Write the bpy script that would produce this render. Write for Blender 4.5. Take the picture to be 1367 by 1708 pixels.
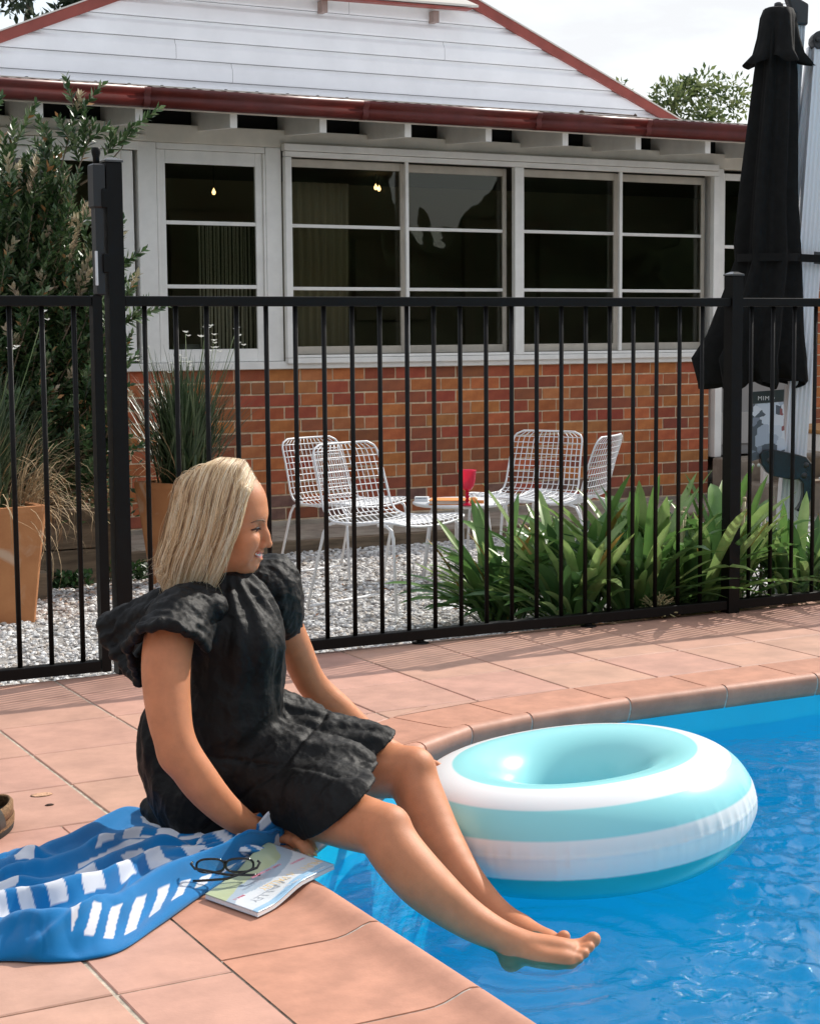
import bpy, math, random
import numpy as np
from mathutils import Vector, Matrix, noise
random.seed(7); rng = np.random.default_rng(7)
for o in list(bpy.data.objects): bpy.data.objects.remove(o)
sc = bpy.context.scene
COL = sc.collection
PI = math.pi
T = 0.331                                    # deck tile pitch, metres

# ------------------------------------------------------------------ camera
CAM = Vector((-2.5046, -4.9324, 1.0744))
cd = bpy.data.cameras.new('camera'); cam = bpy.data.objects.new('camera', cd); COL.objects.link(cam)
cd.sensor_fit = 'VERTICAL'; cd.sensor_height = 36; cd.lens = 2846.5/1708*36
cd.clip_start = .05; cd.clip_end = 400
FW = Vector((.4704, .8763, -.1037)); RT = Vector((.8807, -.4736, -.0077)); UP = Vector((.0559, .0877, .9946))
cam.matrix_world = Matrix((( RT.x, UP.x, -FW.x, CAM.x), (RT.y, UP.y, -FW.y, CAM.y), (RT.z, UP.z, -FW.z, CAM.z), (0, 0, 0, 1)))
sc.camera = cam
sc.render.resolution_x = 819; sc.render.resolution_y = 1024
sc.view_settings.view_transform = 'Standard'; sc.view_settings.look = 'None'
sc.view_settings.gamma = 1; sc.view_settings.use_curve_mapping = False
sc.view_settings.exposure = 1.0

# ------------------------------------------------------------------ light
SUN_DIR = Vector((.968*math.cos(math.radians(39)), .25*math.cos(math.radians(39)), math.sin(math.radians(39)))).normalized()
sl = bpy.data.lights.new('sun', 'SUN'); sl.energy = 2.35; sl.angle = math.radians(.5); sl.color = (1, .95, .87)
so = bpy.data.objects.new('sun', sl); COL.objects.link(so)
so.rotation_euler = SUN_DIR.to_track_quat('Z', 'Y').to_euler(); so.location = (5, 5, 12)
world = bpy.data.worlds.new('World'); sc.world = world; world.use_nodes = True
wn = world.node_tree.nodes; wl = world.node_tree.links
bg = wn['Background']; bg.inputs['Strength'].default_value = .13
sky = wn.new('ShaderNodeTexSky'); sky.sky_type = 'NISHITA'; sky.sun_disc = False
sky.sun_elevation = math.radians(39); sky.sun_rotation = math.atan2(.968, .25)
sky.air_density = 1.2; sky.dust_density = 2.0; sky.ozone_density = 1.0
tc = wn.new('ShaderNodeTexCoord'); mp = wn.new('ShaderNodeMapping'); mp.inputs['Scale'].default_value = (1, 1, 3.2)
nz = wn.new('ShaderNodeTexNoise'); nz.inputs['Scale'].default_value = 3.1; nz.inputs['Detail'].default_value = 8; nz.inputs['Roughness'].default_value = .58
cr = wn.new('ShaderNodeValToRGB'); cr.color_ramp.elements[0].position = .36; cr.color_ramp.elements[1].position = .62
cr.color_ramp.elements[0].color = (.5, .5, .5, 1)
mx = wn.new('ShaderNodeMix'); mx.data_type = 'RGBA'
mx.inputs[7].default_value = (3.6, 3.68, 3.8, 1)
wl.new(tc.outputs['Generated'], mp.inputs['Vector']); wl.new(mp.outputs[0], nz.inputs['Vector']); wl.new(nz.outputs['Fac'], cr.inputs[0])
wl.new(cr.outputs[0], mx.inputs[0]); wl.new(sky.outputs[0], mx.inputs[6]); wl.new(mx.outputs[2], bg.inputs['Color'])

# ------------------------------------------------------------------ helpers
def mat(name, col=(.5,.5,.5), rough=.6, metal=0., spec=.5, noise_amt=0., noise_scale=20., bump=0., bump_scale=60., rnd=0., hue=0., col2=None, detail=6., coat=0., trans=0., sss=0.):
    m = bpy.data.materials.new(name); m.use_nodes = True
    nt = m.node_tree; n = nt.nodes; l = nt.links; b = n['Principled BSDF']
    b.inputs['Base Color'].default_value = (*col, 1); b.inputs['Roughness'].default_value = rough; b.inputs['Metallic'].default_value = metal
    b.inputs['Specular IOR Level'].default_value = spec; b.inputs['Coat Weight'].default_value = coat; b.inputs['Coat Roughness'].default_value = .12
    if sss:
        b.inputs['Subsurface Weight'].default_value = sss; b.inputs['Subsurface Radius'].default_value = (1, .35, .2); b.inputs['Subsurface Scale'].default_value = .008
    tc = n.new('ShaderNodeTexCoord')
    cur = None
    if noise_amt or col2:
        t = n.new('ShaderNodeTexNoise'); t.inputs['Scale'].default_value = noise_scale; t.inputs['Detail'].default_value = detail; t.inputs['Roughness'].default_value = .6
        l.new(tc.outputs['Object'], t.inputs['Vector'])
        mxx = n.new('ShaderNodeMix'); mxx.data_type = 'RGBA'
        c2 = col2 if col2 else tuple(max(0, c*(1-noise_amt)) for c in col); c1 = col if col2 else tuple(c*(1+noise_amt*.6) for c in col)
        mxx.inputs[6].default_value = (*c1, 1); mxx.inputs[7].default_value = (*c2, 1)
        rp = n.new('ShaderNodeMapRange'); rp.inputs[1].default_value = .35; rp.inputs[2].default_value = .65
        l.new(t.outputs['Fac'], rp.inputs[0]); l.new(rp.outputs[0], mxx.inputs[0]); cur = mxx.outputs[2]
        rr = n.new('ShaderNodeMapRange'); rr.inputs[3].default_value = max(.02, rough-.07); rr.inputs[4].default_value = min(1, rough+.09)
        l.new(t.outputs['Fac'], rr.inputs[0]); l.new(rr.outputs[0], b.inputs['Roughness'])
    if rnd or hue:
        oi = n.new('ShaderNodeObjectInfo'); hs = n.new('ShaderNodeHueSaturation')
        if cur is not None: l.new(cur, hs.inputs['Color'])
        else: hs.inputs['Color'].default_value = (*col, 1)
        a = n.new('ShaderNodeMapRange'); a.inputs[3].default_value = 1-rnd; a.inputs[4].default_value = 1+rnd
        l.new(oi.outputs['Random'], a.inputs[0]); l.new(a.outputs[0], hs.inputs['Value'])
        if hue:
            w = n.new('ShaderNodeTexWhiteNoise'); w.noise_dimensions = '1D'; l.new(oi.outputs['Random'], w.inputs['W'])
            a2 = n.new('ShaderNodeMapRange'); a2.inputs[3].default_value = .5-hue; a2.inputs[4].default_value = .5+hue
            l.new(w.outputs['Value'], a2.inputs[0]); l.new(a2.outputs[0], hs.inputs['Hue'])
        cur = hs.outputs[0]
    if cur is not None: l.new(cur, b.inputs['Base Color'])
    if bump:
        t2 = n.new('ShaderNodeTexNoise'); t2.inputs['Scale'].default_value = bump_scale; t2.inputs['Detail'].default_value = 8; l.new(tc.outputs['Object'], t2.inputs['Vector'])
        bp = n.new('ShaderNodeBump'); bp.inputs['Strength'].default_value = bump; bp.inputs['Distance'].default_value = .004
        l.new(t2.outputs['Fac'], bp.inputs['Height']); l.new(bp.outputs[0], b.inputs['Normal'])
    if trans:
        tr = n.new('ShaderNodeBsdfTranslucent'); ms = n.new('ShaderNodeMixShader'); ms.inputs[0].default_value = trans
        if cur is not None: l.new(cur, tr.inputs['Color'])
        else: tr.inputs['Color'].default_value = (*col, 1)
        l.new(b.outputs[0], ms.inputs[1]); l.new(tr.outputs[0], ms.inputs[2]); l.new(ms.outputs[0], n['Material Output'].inputs['Surface'])
    return m

def tagp(o, label=None, cat=None, group=None, kind=None):
    if label: o['label'] = label
    if cat: o['category'] = cat
    if group: o['group'] = group
    if kind: o['kind'] = kind
    return o
def thing(name, label, cat, loc=(0,0,0), rz=0., group=None):
    o = bpy.data.objects.new(name, None); COL.objects.link(o); o.location = loc; o.rotation_euler = (0,0,rz)
    o.empty_display_size = .1
    return tagp(o, label, cat, group)
def adopt(o, parent, world=True):
    # parts are modelled either in world coordinates (world=True, thing not rotated) or in the thing's own
    o.parent = parent
    if world:
        p = parent; off = Vector((0,0,0))
        while p is not None: off += Vector(p.location); p = p.parent
        o.location = Vector(o.location) - off
    return o
class MB:
    def __init__(s): s.v = []; s.f = []; s.n = 0; s.sm = []
    def add(s, V, F, smooth=False):
        V = [tuple(map(float, v)) for v in V]
        s.v += V; s.f += [tuple(i+s.n for i in f) for f in F]; s.n += len(V); s.sm += [smooth]*len(F)
        return s
    def box(s, x0, x1, y0, y1, z0, z1, bev=0.):
        if bev <= 0:
            V = [(x,y,z) for z in (z0,z1) for y in (y0,y1) for x in (x0,x1)]
            return s.add(V, [(0,2,3,1),(4,5,7,6),(0,1,5,4),(2,6,7,3),(0,4,6,2),(1,3,7,5)])
        b = bev; V = []; 
        for z,i in ((z0,b),(z0+b,0),(z1-b,0),(z1,b)):
            V += [(x0+i+ (b if i==0 else b)*0,y0+i,z),(x1-i,y0+i,z),(x1-i,y1-i,z),(x0+i,y1-i,z)]
        F = [(3,2,1,0),(12,13,14,15)]
        for k in range(3):
            for j in range(4): a = k*4+j; c = k*4+(j+1)%4; F.append((a,c,c+4,a+4))
        return s.add(V, F)
    def obox(s, c, ax, ay, az, hx, hy, hz):
        c, ax, ay, az = map(Vector, (c, ax, ay, az)); V = []
        for z in (-1,1):
            for y in (-1,1):
                for x in (-1,1): V.append(c+ax*hx*x+ay*hy*y+az*hz*z)
        return s.add(V, [(0,2,3,1),(4,5,7,6),(0,1,5,4),(2,6,7,3),(0,4,6,2),(1,3,7,5)])
    def tube(s, pts, r, n=8, cap=True, smooth=True):
        pts = [Vector(p) for p in pts]; m = len(pts)
        rs = r if hasattr(r, '__len__') else [r]*m
        V = []; F = []; prev = None
        for i, p in enumerate(pts):
            t = (pts[min(i+1, m-1)] - pts[max(i-1, 0)]).normalized()
            if prev is None:
                a = Vector((0,0,1)) if abs(t.z) < .9 else Vector((1,0,0)); u = t.cross(a).normalized()
            else:
                u = (prev - t*prev.dot(t)).normalized()
            prev = u; w = t.cross(u)
            for k in range(n):
                an = 2*PI*k/n; V.append(p + (u*math.cos(an)+w*math.sin(an))*rs[i])
        for i in range(m-1):
            for k in range(n): F.append((i*n+k, i*n+(k+1)%n, (i+1)*n+(k+1)%n, (i+1)*n+k))
        if cap: F.append(tuple(range(n-1,-1,-1))); F.append(tuple((m-1)*n+k for k in range(n)))
        return s.add(V, F, smooth)
    def lathe(s, prof, c=(0,0,0), n=24, smooth=True, sx=1., sy=1.):
        V = []; F = []; m = len(prof)
        for r, z in prof:
            for k in range(n): a = 2*PI*k/n; V.append((c[0]+r*math.cos(a)*sx, c[1]+r*math.sin(a)*sy, c[2]+z))
        for i in range(m-1):
            for k in range(n): F.append((i*n+k, i*n+(k+1)%n, (i+1)*n+(k+1)%n, (i+1)*n+k))
        if prof[0][0] > 1e-6: F.append(tuple(range(n-1,-1,-1)))
        if prof[-1][0] > 1e-6: F.append(tuple((m-1)*n+k for k in range(n)))
        return s.add(V, F, smooth)
    def prism(s, poly, z0, z1):
        n = len(poly); V = [(x,y,z0) for x,y in poly]+[(x,y,z1) for x,y in poly]
        return s.add(V, [tuple(range(n-1,-1,-1)), tuple(range(n,2*n))]+[(i,(i+1)%n,(i+1)%n+n,i+n) for i in range(n)])
    def extrude(s, pts, d):
        # pts: closed outline of 3-D points, d: offset vector
        n = len(pts); P = [Vector(p) for p in pts]; d = Vector(d)
        return s.add(P+[p+d for p in P], [tuple(range(n-1,-1,-1)), tuple(range(n,2*n))]+[(i,(i+1)%n,(i+1)%n+n,i+n) for i in range(n)])
    def grid(s, G, smooth=True, closed_u=False, closed_v=False):
        nu, nv = len(G), len(G[0]); V = [p for row in G for p in row]; F = []
        for i in range(nu if closed_u else nu-1):
            for j in range(nv if closed_v else nv-1):
                a = i*nv+j; b = i*nv+(j+1)%nv; c = ((i+1)%nu)*nv+(j+1)%nv; d = ((i+1)%nu)*nv+j
                F.append((a,b,c,d))
        return s.add(V, F, smooth)
    def mesh(s, name, m=None):
        me = bpy.data.meshes.new(name); me.from_pydata(s.v, [], s.f)
        me.polygons.foreach_set('use_smooth', s.sm); me.update()
        if m: me.materials.append(m)
        return me
    def obj(s, name, m, parent=None, world=True, bevel=0., **tags):
        o = bpy.data.objects.new(name, s.mesh(name, m)); COL.objects.link(o)
        if bevel:
            bv = o.modifiers.new('bevel', 'BEVEL'); bv.width = bevel; bv.segments = 2; bv.limit_method = 'ANGLE'; bv.angle_limit = math.radians(40)
        if parent: adopt(o, parent, world)
        if tags: tagp(o, **tags)
        return o
def npmesh(name, V, F, m, smooth=True, parent=None, world=True, **tags):
    V = np.asarray(V, dtype=np.float32); F = np.asarray(F, dtype=np.int32)
    me = bpy.data.meshes.new(name); k = F.shape[1]
    me.vertices.add(len(V)); me.vertices.foreach_set('co', V.ravel())
    me.loops.add(F.size); me.loops.foreach_set('vertex_index', F.ravel())
    me.polygons.add(len(F)); me.polygons.foreach_set('loop_start', np.arange(0, F.size, k, dtype=np.int32)); me.polygons.foreach_set('loop_total', np.full(len(F), k, dtype=np.int32))
    me.update(calc_edges=True); me.validate()
    me.polygons.foreach_set('use_smooth', np.full(len(me.polygons), smooth)); 
    if m: me.materials.append(m)
    o = bpy.data.objects.new(name, me); COL.objects.link(o)
    if parent: adopt(o, parent, world)
    if tags: tagp(o, **tags)
    return o
def copy_tree(o, parent=None):
    c = o.copy(); COL.objects.link(c); c.parent = parent
    for ch in list(o.children): copy_tree(ch, c)
    return c
def link_copy(o, parent=None):
    c = o.copy(); COL.objects.link(c)
    if parent is not None: c.parent = parent
    return c
def ground_z(y): return -.05-.044*(y-.3)     # the gravel court falls gently towards the house
# ================================================================== materials
M_tile = mat('terracotta_tile', (.53,.30,.222), .5, noise_amt=.17, noise_scale=7, bump=.10, bump_scale=160, rnd=.055, hue=.006)
M_cope = mat('terracotta_coping', (.50,.245,.165), .55, noise_amt=.16, noise_scale=12, bump=.10, bump_scale=120, rnd=.05, spec=.35)
M_grout = mat('grout', (.50,.43,.34), .9, noise_amt=.35, noise_scale=30, bump=.5, bump_scale=300)
M_black = mat('black_powdercoat', (.0042,.0036,.0031), .5, spec=.2, noise_amt=.2, noise_scale=30, bump=.03, bump_scale=500)
M_white = mat('white_gloss_paint', (.88,.86,.82), .45, noise_amt=.06, noise_scale=8, bump=.05, bump_scale=90)
M_cream = mat('cream_painted_board', (.78,.73,.64), .6, noise_amt=.10, noise_scale=5, bump=.06, bump_scale=60)
M_sash = mat('beige_sash_paint', (.50,.45,.38), .55, noise_amt=.10, noise_scale=9)
M_clad = mat('white_cladding', (.87,.865,.88), .5, noise_amt=.05, noise_scale=3, bump=.03, bump_scale=40)
M_red = mat('red_gutter_paint', (.115,.012,.009), .42, noise_amt=.25, noise_scale=7, bump=.05, bump_scale=50)
M_barge = mat('red_barge_paint', (.26,.055,.04), .5, noise_amt=.15, noise_scale=9)
M_mortar = mat('mortar', (.68,.52,.35), .95, noise_amt=.25, noise_scale=25, bump=.6, bump_scale=200)
M_dark = mat('shade_and_fittings_black', (.012,.011,.010), .9)  # shade of gaps put into the colour; also on screws and flex
M_timber = mat('weathered_sleeper', (.20,.145,.095), .85, noise_amt=.45, noise_scale=6, bump=.5, bump_scale=40)
M_conc = mat('weathered_concrete', (.36,.31,.25), .9, noise_amt=.3, noise_scale=6, bump=.4, bump_scale=120)
def wood_grain(m, sx=1.2, sy=14, sz=14):
    n = m.node_tree.nodes; l = m.node_tree.links
    for t in [t for t in n if t.type == 'TEX_NOISE']:
        for lk in list(t.inputs['Vector'].links): l.remove(lk)
        tcn = [x for x in n if x.type == 'TEX_COORD'][0]; mpn = n.new('ShaderNodeMapping'); mpn.inputs['Scale'].default_value = (sx, sy, sz)
        l.new(tcn.outputs['Object'], mpn.inputs['Vector']); l.new(mpn.outputs[0], t.inputs['Vector'])
wood_grain(M_timber, .6, 5, 5)
def brick_mat(name, a, b):
    m = mat(name, a, .85, col2=b, noise_scale=11, bump=.7, bump_scale=150, rnd=.16, hue=.012); return m
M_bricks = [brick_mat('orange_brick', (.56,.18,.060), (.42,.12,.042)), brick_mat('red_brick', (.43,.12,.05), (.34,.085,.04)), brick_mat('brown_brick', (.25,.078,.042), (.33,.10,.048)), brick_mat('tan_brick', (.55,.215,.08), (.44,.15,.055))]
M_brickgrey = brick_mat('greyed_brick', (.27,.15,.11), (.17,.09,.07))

# ================================================================== ground and pool
EXT = 60
g = MB(); g.box(-EXT, EXT, -.0+ .262, 70, -3.6, -.30); 
tagp(g.obj('garden_ground', mat('soil', (.10,.07,.045), .95, noise_amt=.4, noise_scale=3)), kind='structure')
# pool outline (facetted as the cut coping tiles are)
FAC = [(-3.42*T, (-5.75-1.085*k)*T) for k in range(9, 0, -1)]
NA = 6
FAC += [(x*T, y*T) for x, y in ((-3.42,-5.75),(-3.22,-5.28),(-2.57,-4.66),(-1.92,-4.03),(-1.27,-3.40),(-.66,-3.08),(0,-2.95))]
FAC += [((1.065*k)*T, -2.87*T) for k in range(1, 15)]
def inner_off(k):                             # coping depth: wide on the near side, narrower by the fence
    t = min(1, max(0, (k-9)/NA)); return (.95*(1-t)+.86*t)*T
def seg_normal(a, b):
    d = Vector((b[0]-a[0], b[1]-a[1])).normalized(); return Vector((-d.y, d.x))   # outward, away from the pool
norms = []
for i in range(len(FAC)):
    ns = Vector((0,0))
    if i > 0: ns += seg_normal(FAC[i-1], FAC[i])
    if i < len(FAC)-1: ns += seg_normal(FAC[i], FAC[i+1])
    ns.normalize()
    c = ns.dot(seg_normal(FAC[i-1], FAC[i])) if i > 0 else ns.dot(seg_normal(FAC[i], FAC[i+1]))
    norms.append(ns/c)
def off(i, d): return (FAC[i][0]+norms[i].x*d, FAC[i][1]+norms[i].y*d)
INNER = [off(i, inner_off(i)) for i in range(len(FAC))]
# substrate (grout shows between the tiles)
sub = MB(); deck = thing('tiled_deck', None, None, (0,0,0)); tagp(deck, kind='structure')
P2 = [off(i, .03) for i in range(len(FAC))]
outer = [(-9, FAC[0][1]), (-9, .262), (FAC[-1][0], .262)]
top = []
ring = P2
# strips joining each pool vertex to a far outer outline, split in quads
def outer_pt(i):
    x, y = P2[i]
    if i <= 9: return (-9, y)
    if i >= 9+NA: return (x, .262)
    t = (i-9)/NA; 
    return (-9, FAC[9][1]+(.262-FAC[9][1])*t*2) if t <= .5 else (-9+(x*0+P2[9+NA][0]+9)*(t-.5)*2, .262)
for i in range(len(P2)-1):
    a, b = P2[i], P2[i+1]; c, d = outer_pt(i+1), outer_pt(i)
    sub.prism([d, c, b, a], -.30, -.0035)
sub.obj('grout_bed', M_grout, deck)
def clip(poly, p, n, keep_pos=True):
    out = []; m = len(poly)
    for i in range(m):
        a = Vector(poly[i]); b = Vector(poly[(i+1)%m]); da = (a-p).dot(n); db = (b-p).dot(n)
        if not keep_pos: da, db = -da, -db
        if da >= 0: out.append(tuple(a))
        if (da >= 0) != (db >= 0): t = da/(da-db); out.append(tuple(a+(b-a)*t))
    return out
def area(p): return abs(sum(p[i][0]*p[(i+1)%len(p)][1]-p[(i+1)%len(p)][0]*p[i][1] for i in range(len(p))))/2 if len(p) > 2 else 0
def tile_mesh(poly, zt, m):
    # chamfered slab
    n = len(poly); c = Vector((sum(p[0] for p in poly)/n, sum(p[1] for p in poly)/n)); b = .0022
    def ins(d):
        r = []
        for p in poly: v = Vector(p)-c; L = v.length; r.append(tuple(c+v*(1-d*1.4/max(L, .02))))
        return r
    q = ins(b); V = [(x,y,-.0100) for x,y in poly]+[(x,y,zt-b) for x,y in poly]+[(x,y,zt) for x,y in q]
    F = [tuple(range(2*n, 3*n))]
    for k in range(2):
        for i in range(n): F.append((k*n+i, k*n+(i+1)%n, (k+1)*n+(i+1)%n, (k+1)*n+i))
    return MB().add(V, F)
segs = []
for i in range(len(INNER)-1):
    a, b = Vector(INNER[i]), Vector(INNER[i+1]); segs.append((a, seg_normal(a, b)))
grid_n = 0
def add_tile(rect):
    global grid_n
    if any(area(clip(rect, p, n, False)) < 1e-6 for (p, n) in segs):      # does not reach the coping: stays whole
        tile_mesh(rect, random.uniform(-.0004, .0006), None).obj('tile', M_tile, deck); return
    remaining = [rect]
    pieces = []
    for (p, n) in segs:
        nxt = []
        for poly in remaining:
            o_ = clip(poly, p+n*.0035, n, True); i_ = clip(poly, p-n*0, n, False)
            if area(o_) > 3e-4: pieces.append(o_)
            if area(i_) > 1e-5: nxt.append(i_)
        remaining = nxt
    for poly in pieces:
        zt = random.uniform(-.0004, .0006)
        tile_mesh(poly, zt, None).obj('tile', M_tile, deck); grid_n += 1
gp = .0034
xcols = [(c*T, (c+1)*T) for c in range(-5, 16)]
for r in range(-2, 2):                         # rows beside the far coping up to the fence
    for (x0, x1) in [(c*T, (c+1)*T) for c in range(-10, 16)]:
        y0, y1 = (r-1)*T, r*T
        if r == 1: y1 = .262-gp                # cut row under the fence
        jx = random.uniform(-.0008, .0008)
        add_tile([(x0+gp+jx, y0+gp), (x1-gp+jx, y0+gp), (x1-gp+jx, y1-gp), (x0+gp+jx, y1-gp)])
for r in range(-13, -2):                       # rows beside the near coping
    for (x0, x1) in [(c*T, (c+1)*T) for c in range(-10, -5)]+[(-5*T, -4*T)]+[(-4*T, -3*T), (-3*T,-2*T), (-2*T,-1*T)]:
        y0, y1 = (r-1)*T, r*T
        if x0 > -3.9*T and r < -6: continue
        gw = gp*1.3
        add_tile([(x0+gw, y0+gp), (x1-gw, y0+gp), (x1-gw, y1-gp), (x0+gw, y1-gp)])
# bullnose coping tiles: rolled lip that stands proud of the flat
PROF = [(1,0),(.115,0),(.092,.0012),(.074,.0045),(.056,.0105),(.040,.0165),(.026,.0195),(.013,.0180),(.004,.0125),(-.001,.004),(-.002,-.008),(.001,-.022),(.006,-.036),(.012,-.050),(.03,-.052)]
for i in range(len(FAC)-1):
    a, b = Vector(FAC[i]), Vector(FAC[i+1]); d = (b-a).normalized(); L = (b-a).length
    n0, n1 = norms[i], norms[i+1]; g0 = d*.0035
    G = []
    NS = 3
    for s in range(NS+1):
        t = s/NS; row = []
        for (dd, z) in PROF:
            ioff0, ioff1 = inner_off(i), inner_off(i+1)
            d0 = ioff0 if dd == 1 else dd; d1 = ioff1 if dd == 1 else dd
            q0 = a+n0*d0+g0; q1 = b+n1*d1-g0; q = q0.lerp(q1, t); row.append((q.x, q.y, z))
        G.append(row)
    m = MB(); m.grid(G, True)
    for e in (0, NS):                          # end faces
        row = G[e]; V = list(row)+[(row[0][0], row[0][1], -.02)]
        F = tuple(range(len(V))); m.add(V, [F if e else F[::-1]])
    m.obj('coping_tile', M_cope, deck)
# grout filling the coping joints, a little below the glaze
jg = MB()
for i in range(1, len(FAC)-1):
    d = Vector((-norms[i].y, norms[i].x)).normalized()*.0042
    V = []
    for (dd, z) in PROF:
        d0 = inner_off(i) if dd == 1 else dd+.0022
        q = Vector(FAC[i])+norms[i]*d0
        for s in (-1, 1): V.append((q.x+d.x*s, q.y+d.y*s, z-.0026))
    jg.add(V, [(2*k, 2*k+1, 2*k+3, 2*k+2) for k in range(len(PROF)-1)], True)
jg.obj('grout_joint', mat('pale_grout', (.50,.46,.40), .9, noise_amt=.3, noise_scale=60), deck, kind='stuff')

# pool shell
M_shell = mat('blue_pool_shell', (.0,.50,.76), .35, noise_amt=.05, noise_scale=3)
psh = MB(); WATER = -.112
lv = [(.012,-.045),(.010,-.19),(.004,-.60),(-.02,-1.20),(-.10,-1.32)]
G = [[(off(i, dd)[0], off(i, dd)[1], z) for (dd, z) in lv] for i in range(len(FAC))]
psh.grid(G, True)
xs_, ys_ = FAC[-1][0]+.3, FAC[0][1]-.3
psh.add([(-1.3,ys_,-1.30),(xs_,ys_,-1.30),(xs_,-.8,-1.30),(-1.3,-.8,-1.30)], [(0,1,2,3)])
psh.add([(xs_-.2,ys_,-1.3),(xs_-.2,-.8,-1.3),(xs_-.2,-.8,-.04),(xs_-.2,ys_,-.04)], [(0,1,2,3)])
psh.add([(-1.3,ys_+.2,-1.3),(xs_,ys_+.2,-1.3),(xs_,ys_+.2,-.04),(-1.3,ys_+.2,-.04)], [(0,1,2,3)])
pool = psh.obj('pool_shell', M_shell, None, kind='structure')
# bench step moulded into the shell, towards the camera
bs = MB()
bx = [(.10,-2.62),(.75,-2.35),(1.6,-2.42),(2.6,-2.6),(3.6,-3.0),(3.6,-5.2),(-.55,-5.2),(-.55,-3.4),(-.35,-2.95)]
cxm = sum(p[0] for p in bx)/len(bx); cym = sum(p[1] for p in bx)/len(bx)
n = len(bx); V = []
for s, z in ((1.0,-1.3),(.97,-.50),(.955,-.455),(.93,-.44)):
    V += [(cxm+(x-cxm)*s, cym+(y-cym)*s, z) for x, y in bx]
bs.add(V, [tuple(range(3*n, 4*n))]+[(k*n+i, k*n+(i+1)%n, (k+1)*n+(i+1)%n, (k+1)*n+i) for k in range(3) for i in range(n)], False)
bench = bs.obj('pool_bench', mat('pale_blue_pool_step', (.32,.78,.92), .4, noise_amt=.06, noise_scale=4), None, bevel=.02, kind='structure')

# water
gx = np.arange(-1.30, FAC[-1][0]-.05, .0125); gy = np.arange(-4.9, -.86, .0125)
XX, YY = np.meshgrid(gx, gy, indexing='ij')
def waves(X, Y):
    Z = np.zeros_like(X)
    r0 = np.random.default_rng(3)
    for k in range(26):
        wl_ = r0.uniform(.06, .45); an = r0.uniform(0, 2*PI); ph = r0.uniform(0, 2*PI); a = .00062*(wl_/.2)**.9
        wx = X*math.cos(an)+Y*math.sin(an) + .03*np.sin(3.1*X+2.3*Y+ph)
        Z += a*np.sin(2*PI*wx/wl_+ph)
    for (fx, fy, amp) in ((-.80,-2.26,.0042),(.1,-1.4,.0012)):
        r = np.hypot(X-fx, Y-fy); Z += amp*np.exp(-r*1.9)*np.sin(2*PI*r/.085)*(1-np.exp(-(r/.05)**2))
    calm = np.clip((Y+1.9)/1.2, 0, 1)
    chop = 1/(1+np.exp(-((X-.25)*1.0+(-1.95-Y)*1.3)*5))
    for k in range(34):
        wl_ = r0.uniform(.035, .11); an = r0.uniform(0, 2*PI); ph = r0.uniform(0, 2*PI)
        Z += chop*.0016*(wl_/.07)*np.sin(2*PI*(X*math.cos(an)+Y*math.sin(an)+.02*np.sin(9*X+7*Y+ph))/wl_+ph)
    return Z*(1-.55*calm)
ZZ = WATER+waves(XX, YY)
nu, nv = XX.shape; idx = np.arange(nu*nv).reshape(nu, nv)
F = np.stack([idx[:-1,:-1], idx[1:,:-1], idx[1:,1:], idx[:-1,1:]], -1).reshape(-1, 4)
M_water = bpy.data.materials.new('pool_water'); M_water.use_nodes = True
n_ = M_water.node_tree.nodes; l_ = M_water.node_tree.links; n_.remove(n_['Principled BSDF'])
tr = n_.new('ShaderNodeBsdfTransparent'); tr.inputs[0].default_value = (.66,.96,1,1)
gl = n_.new('ShaderNodeBsdfGlossy'); gl.inputs['Roughness'].default_value = .03; gl.inputs['Color'].default_value = (1,1,1,1)
fr = n_.new('ShaderNodeFresnel'); fr.inputs['IOR'].default_value = 1.25
ms = n_.new('ShaderNodeMixShader'); tcw = n_.new('ShaderNodeTexCoord')
nw = n_.new('ShaderNodeTexNoise'); nw.inputs['Scale'].default_value = 15; nw.inputs['Detail'].default_value = 4; nw.inputs['Distortion'].default_value = 1.2
bw = n_.new('ShaderNodeBump'); bw.inputs['Strength'].default_value = .5; bw.inputs['Distance'].default_value = .010
l_.new(tcw.outputs['Object'], nw.inputs['Vector']); l_.new(nw.outputs['Fac'], bw.inputs['Height'])
l_.new(bw.outputs[0], gl.inputs['Normal']); l_.new(bw.outputs[0], fr.inputs['Normal'])
l_.new(fr.outputs[0], ms.inputs[0]); l_.new(tr.outputs[0], ms.inputs[1]); l_.new(gl.outputs[0], ms.inputs[2]); l_.new(ms.outputs[0], n_['Material Output'].inputs['Surface'])
npmesh('pool_water', np.stack([XX, YY, ZZ], -1).reshape(-1, 3), F, M_water, True, kind='structure')

# gravel court: bed + loose stones
nx, ny = 40, 30
G = [[(-8+16*i/nx, .262+5.2*j/ny, ground_z(.262+5.2*j/ny)-.004) for j in range(ny+1)] for i in range(nx+1)]
mb = MB(); mb.grid(G); bed = mb.obj('gravel_bed', mat('gravel_bed', (.34,.32,.30), .95, noise_amt=.6, noise_scale=70, bump=1, bump_scale=130), None, kind='structure')
stones = []
hid = bpy.data.collections.new('gravel_source')
for k in range(6):
    m_ = MB(); m_.lathe([(.0001,-.5),(.7,-.42),(1,0),(.72,.42),(.0001,.5)], n=6, smooth=False)
    rv = np.array(m_.v); rv = rv*rng.uniform(.78, 1.2, (len(rv), 1))*np.array([1, rng.uniform(.6, .95), rng.uniform(.7, 1)])*.0105
    me = MB().add(rv, m_.f).mesh('stone'); stones.append(me)
gvals = [(.72,.71,.69),(.62,.60,.58),(.50,.48,.47),(.80,.79,.77),(.56,.50,.44),(.42,.41,.40)]
area_w = [(x, y) for x, y in []]
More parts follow.
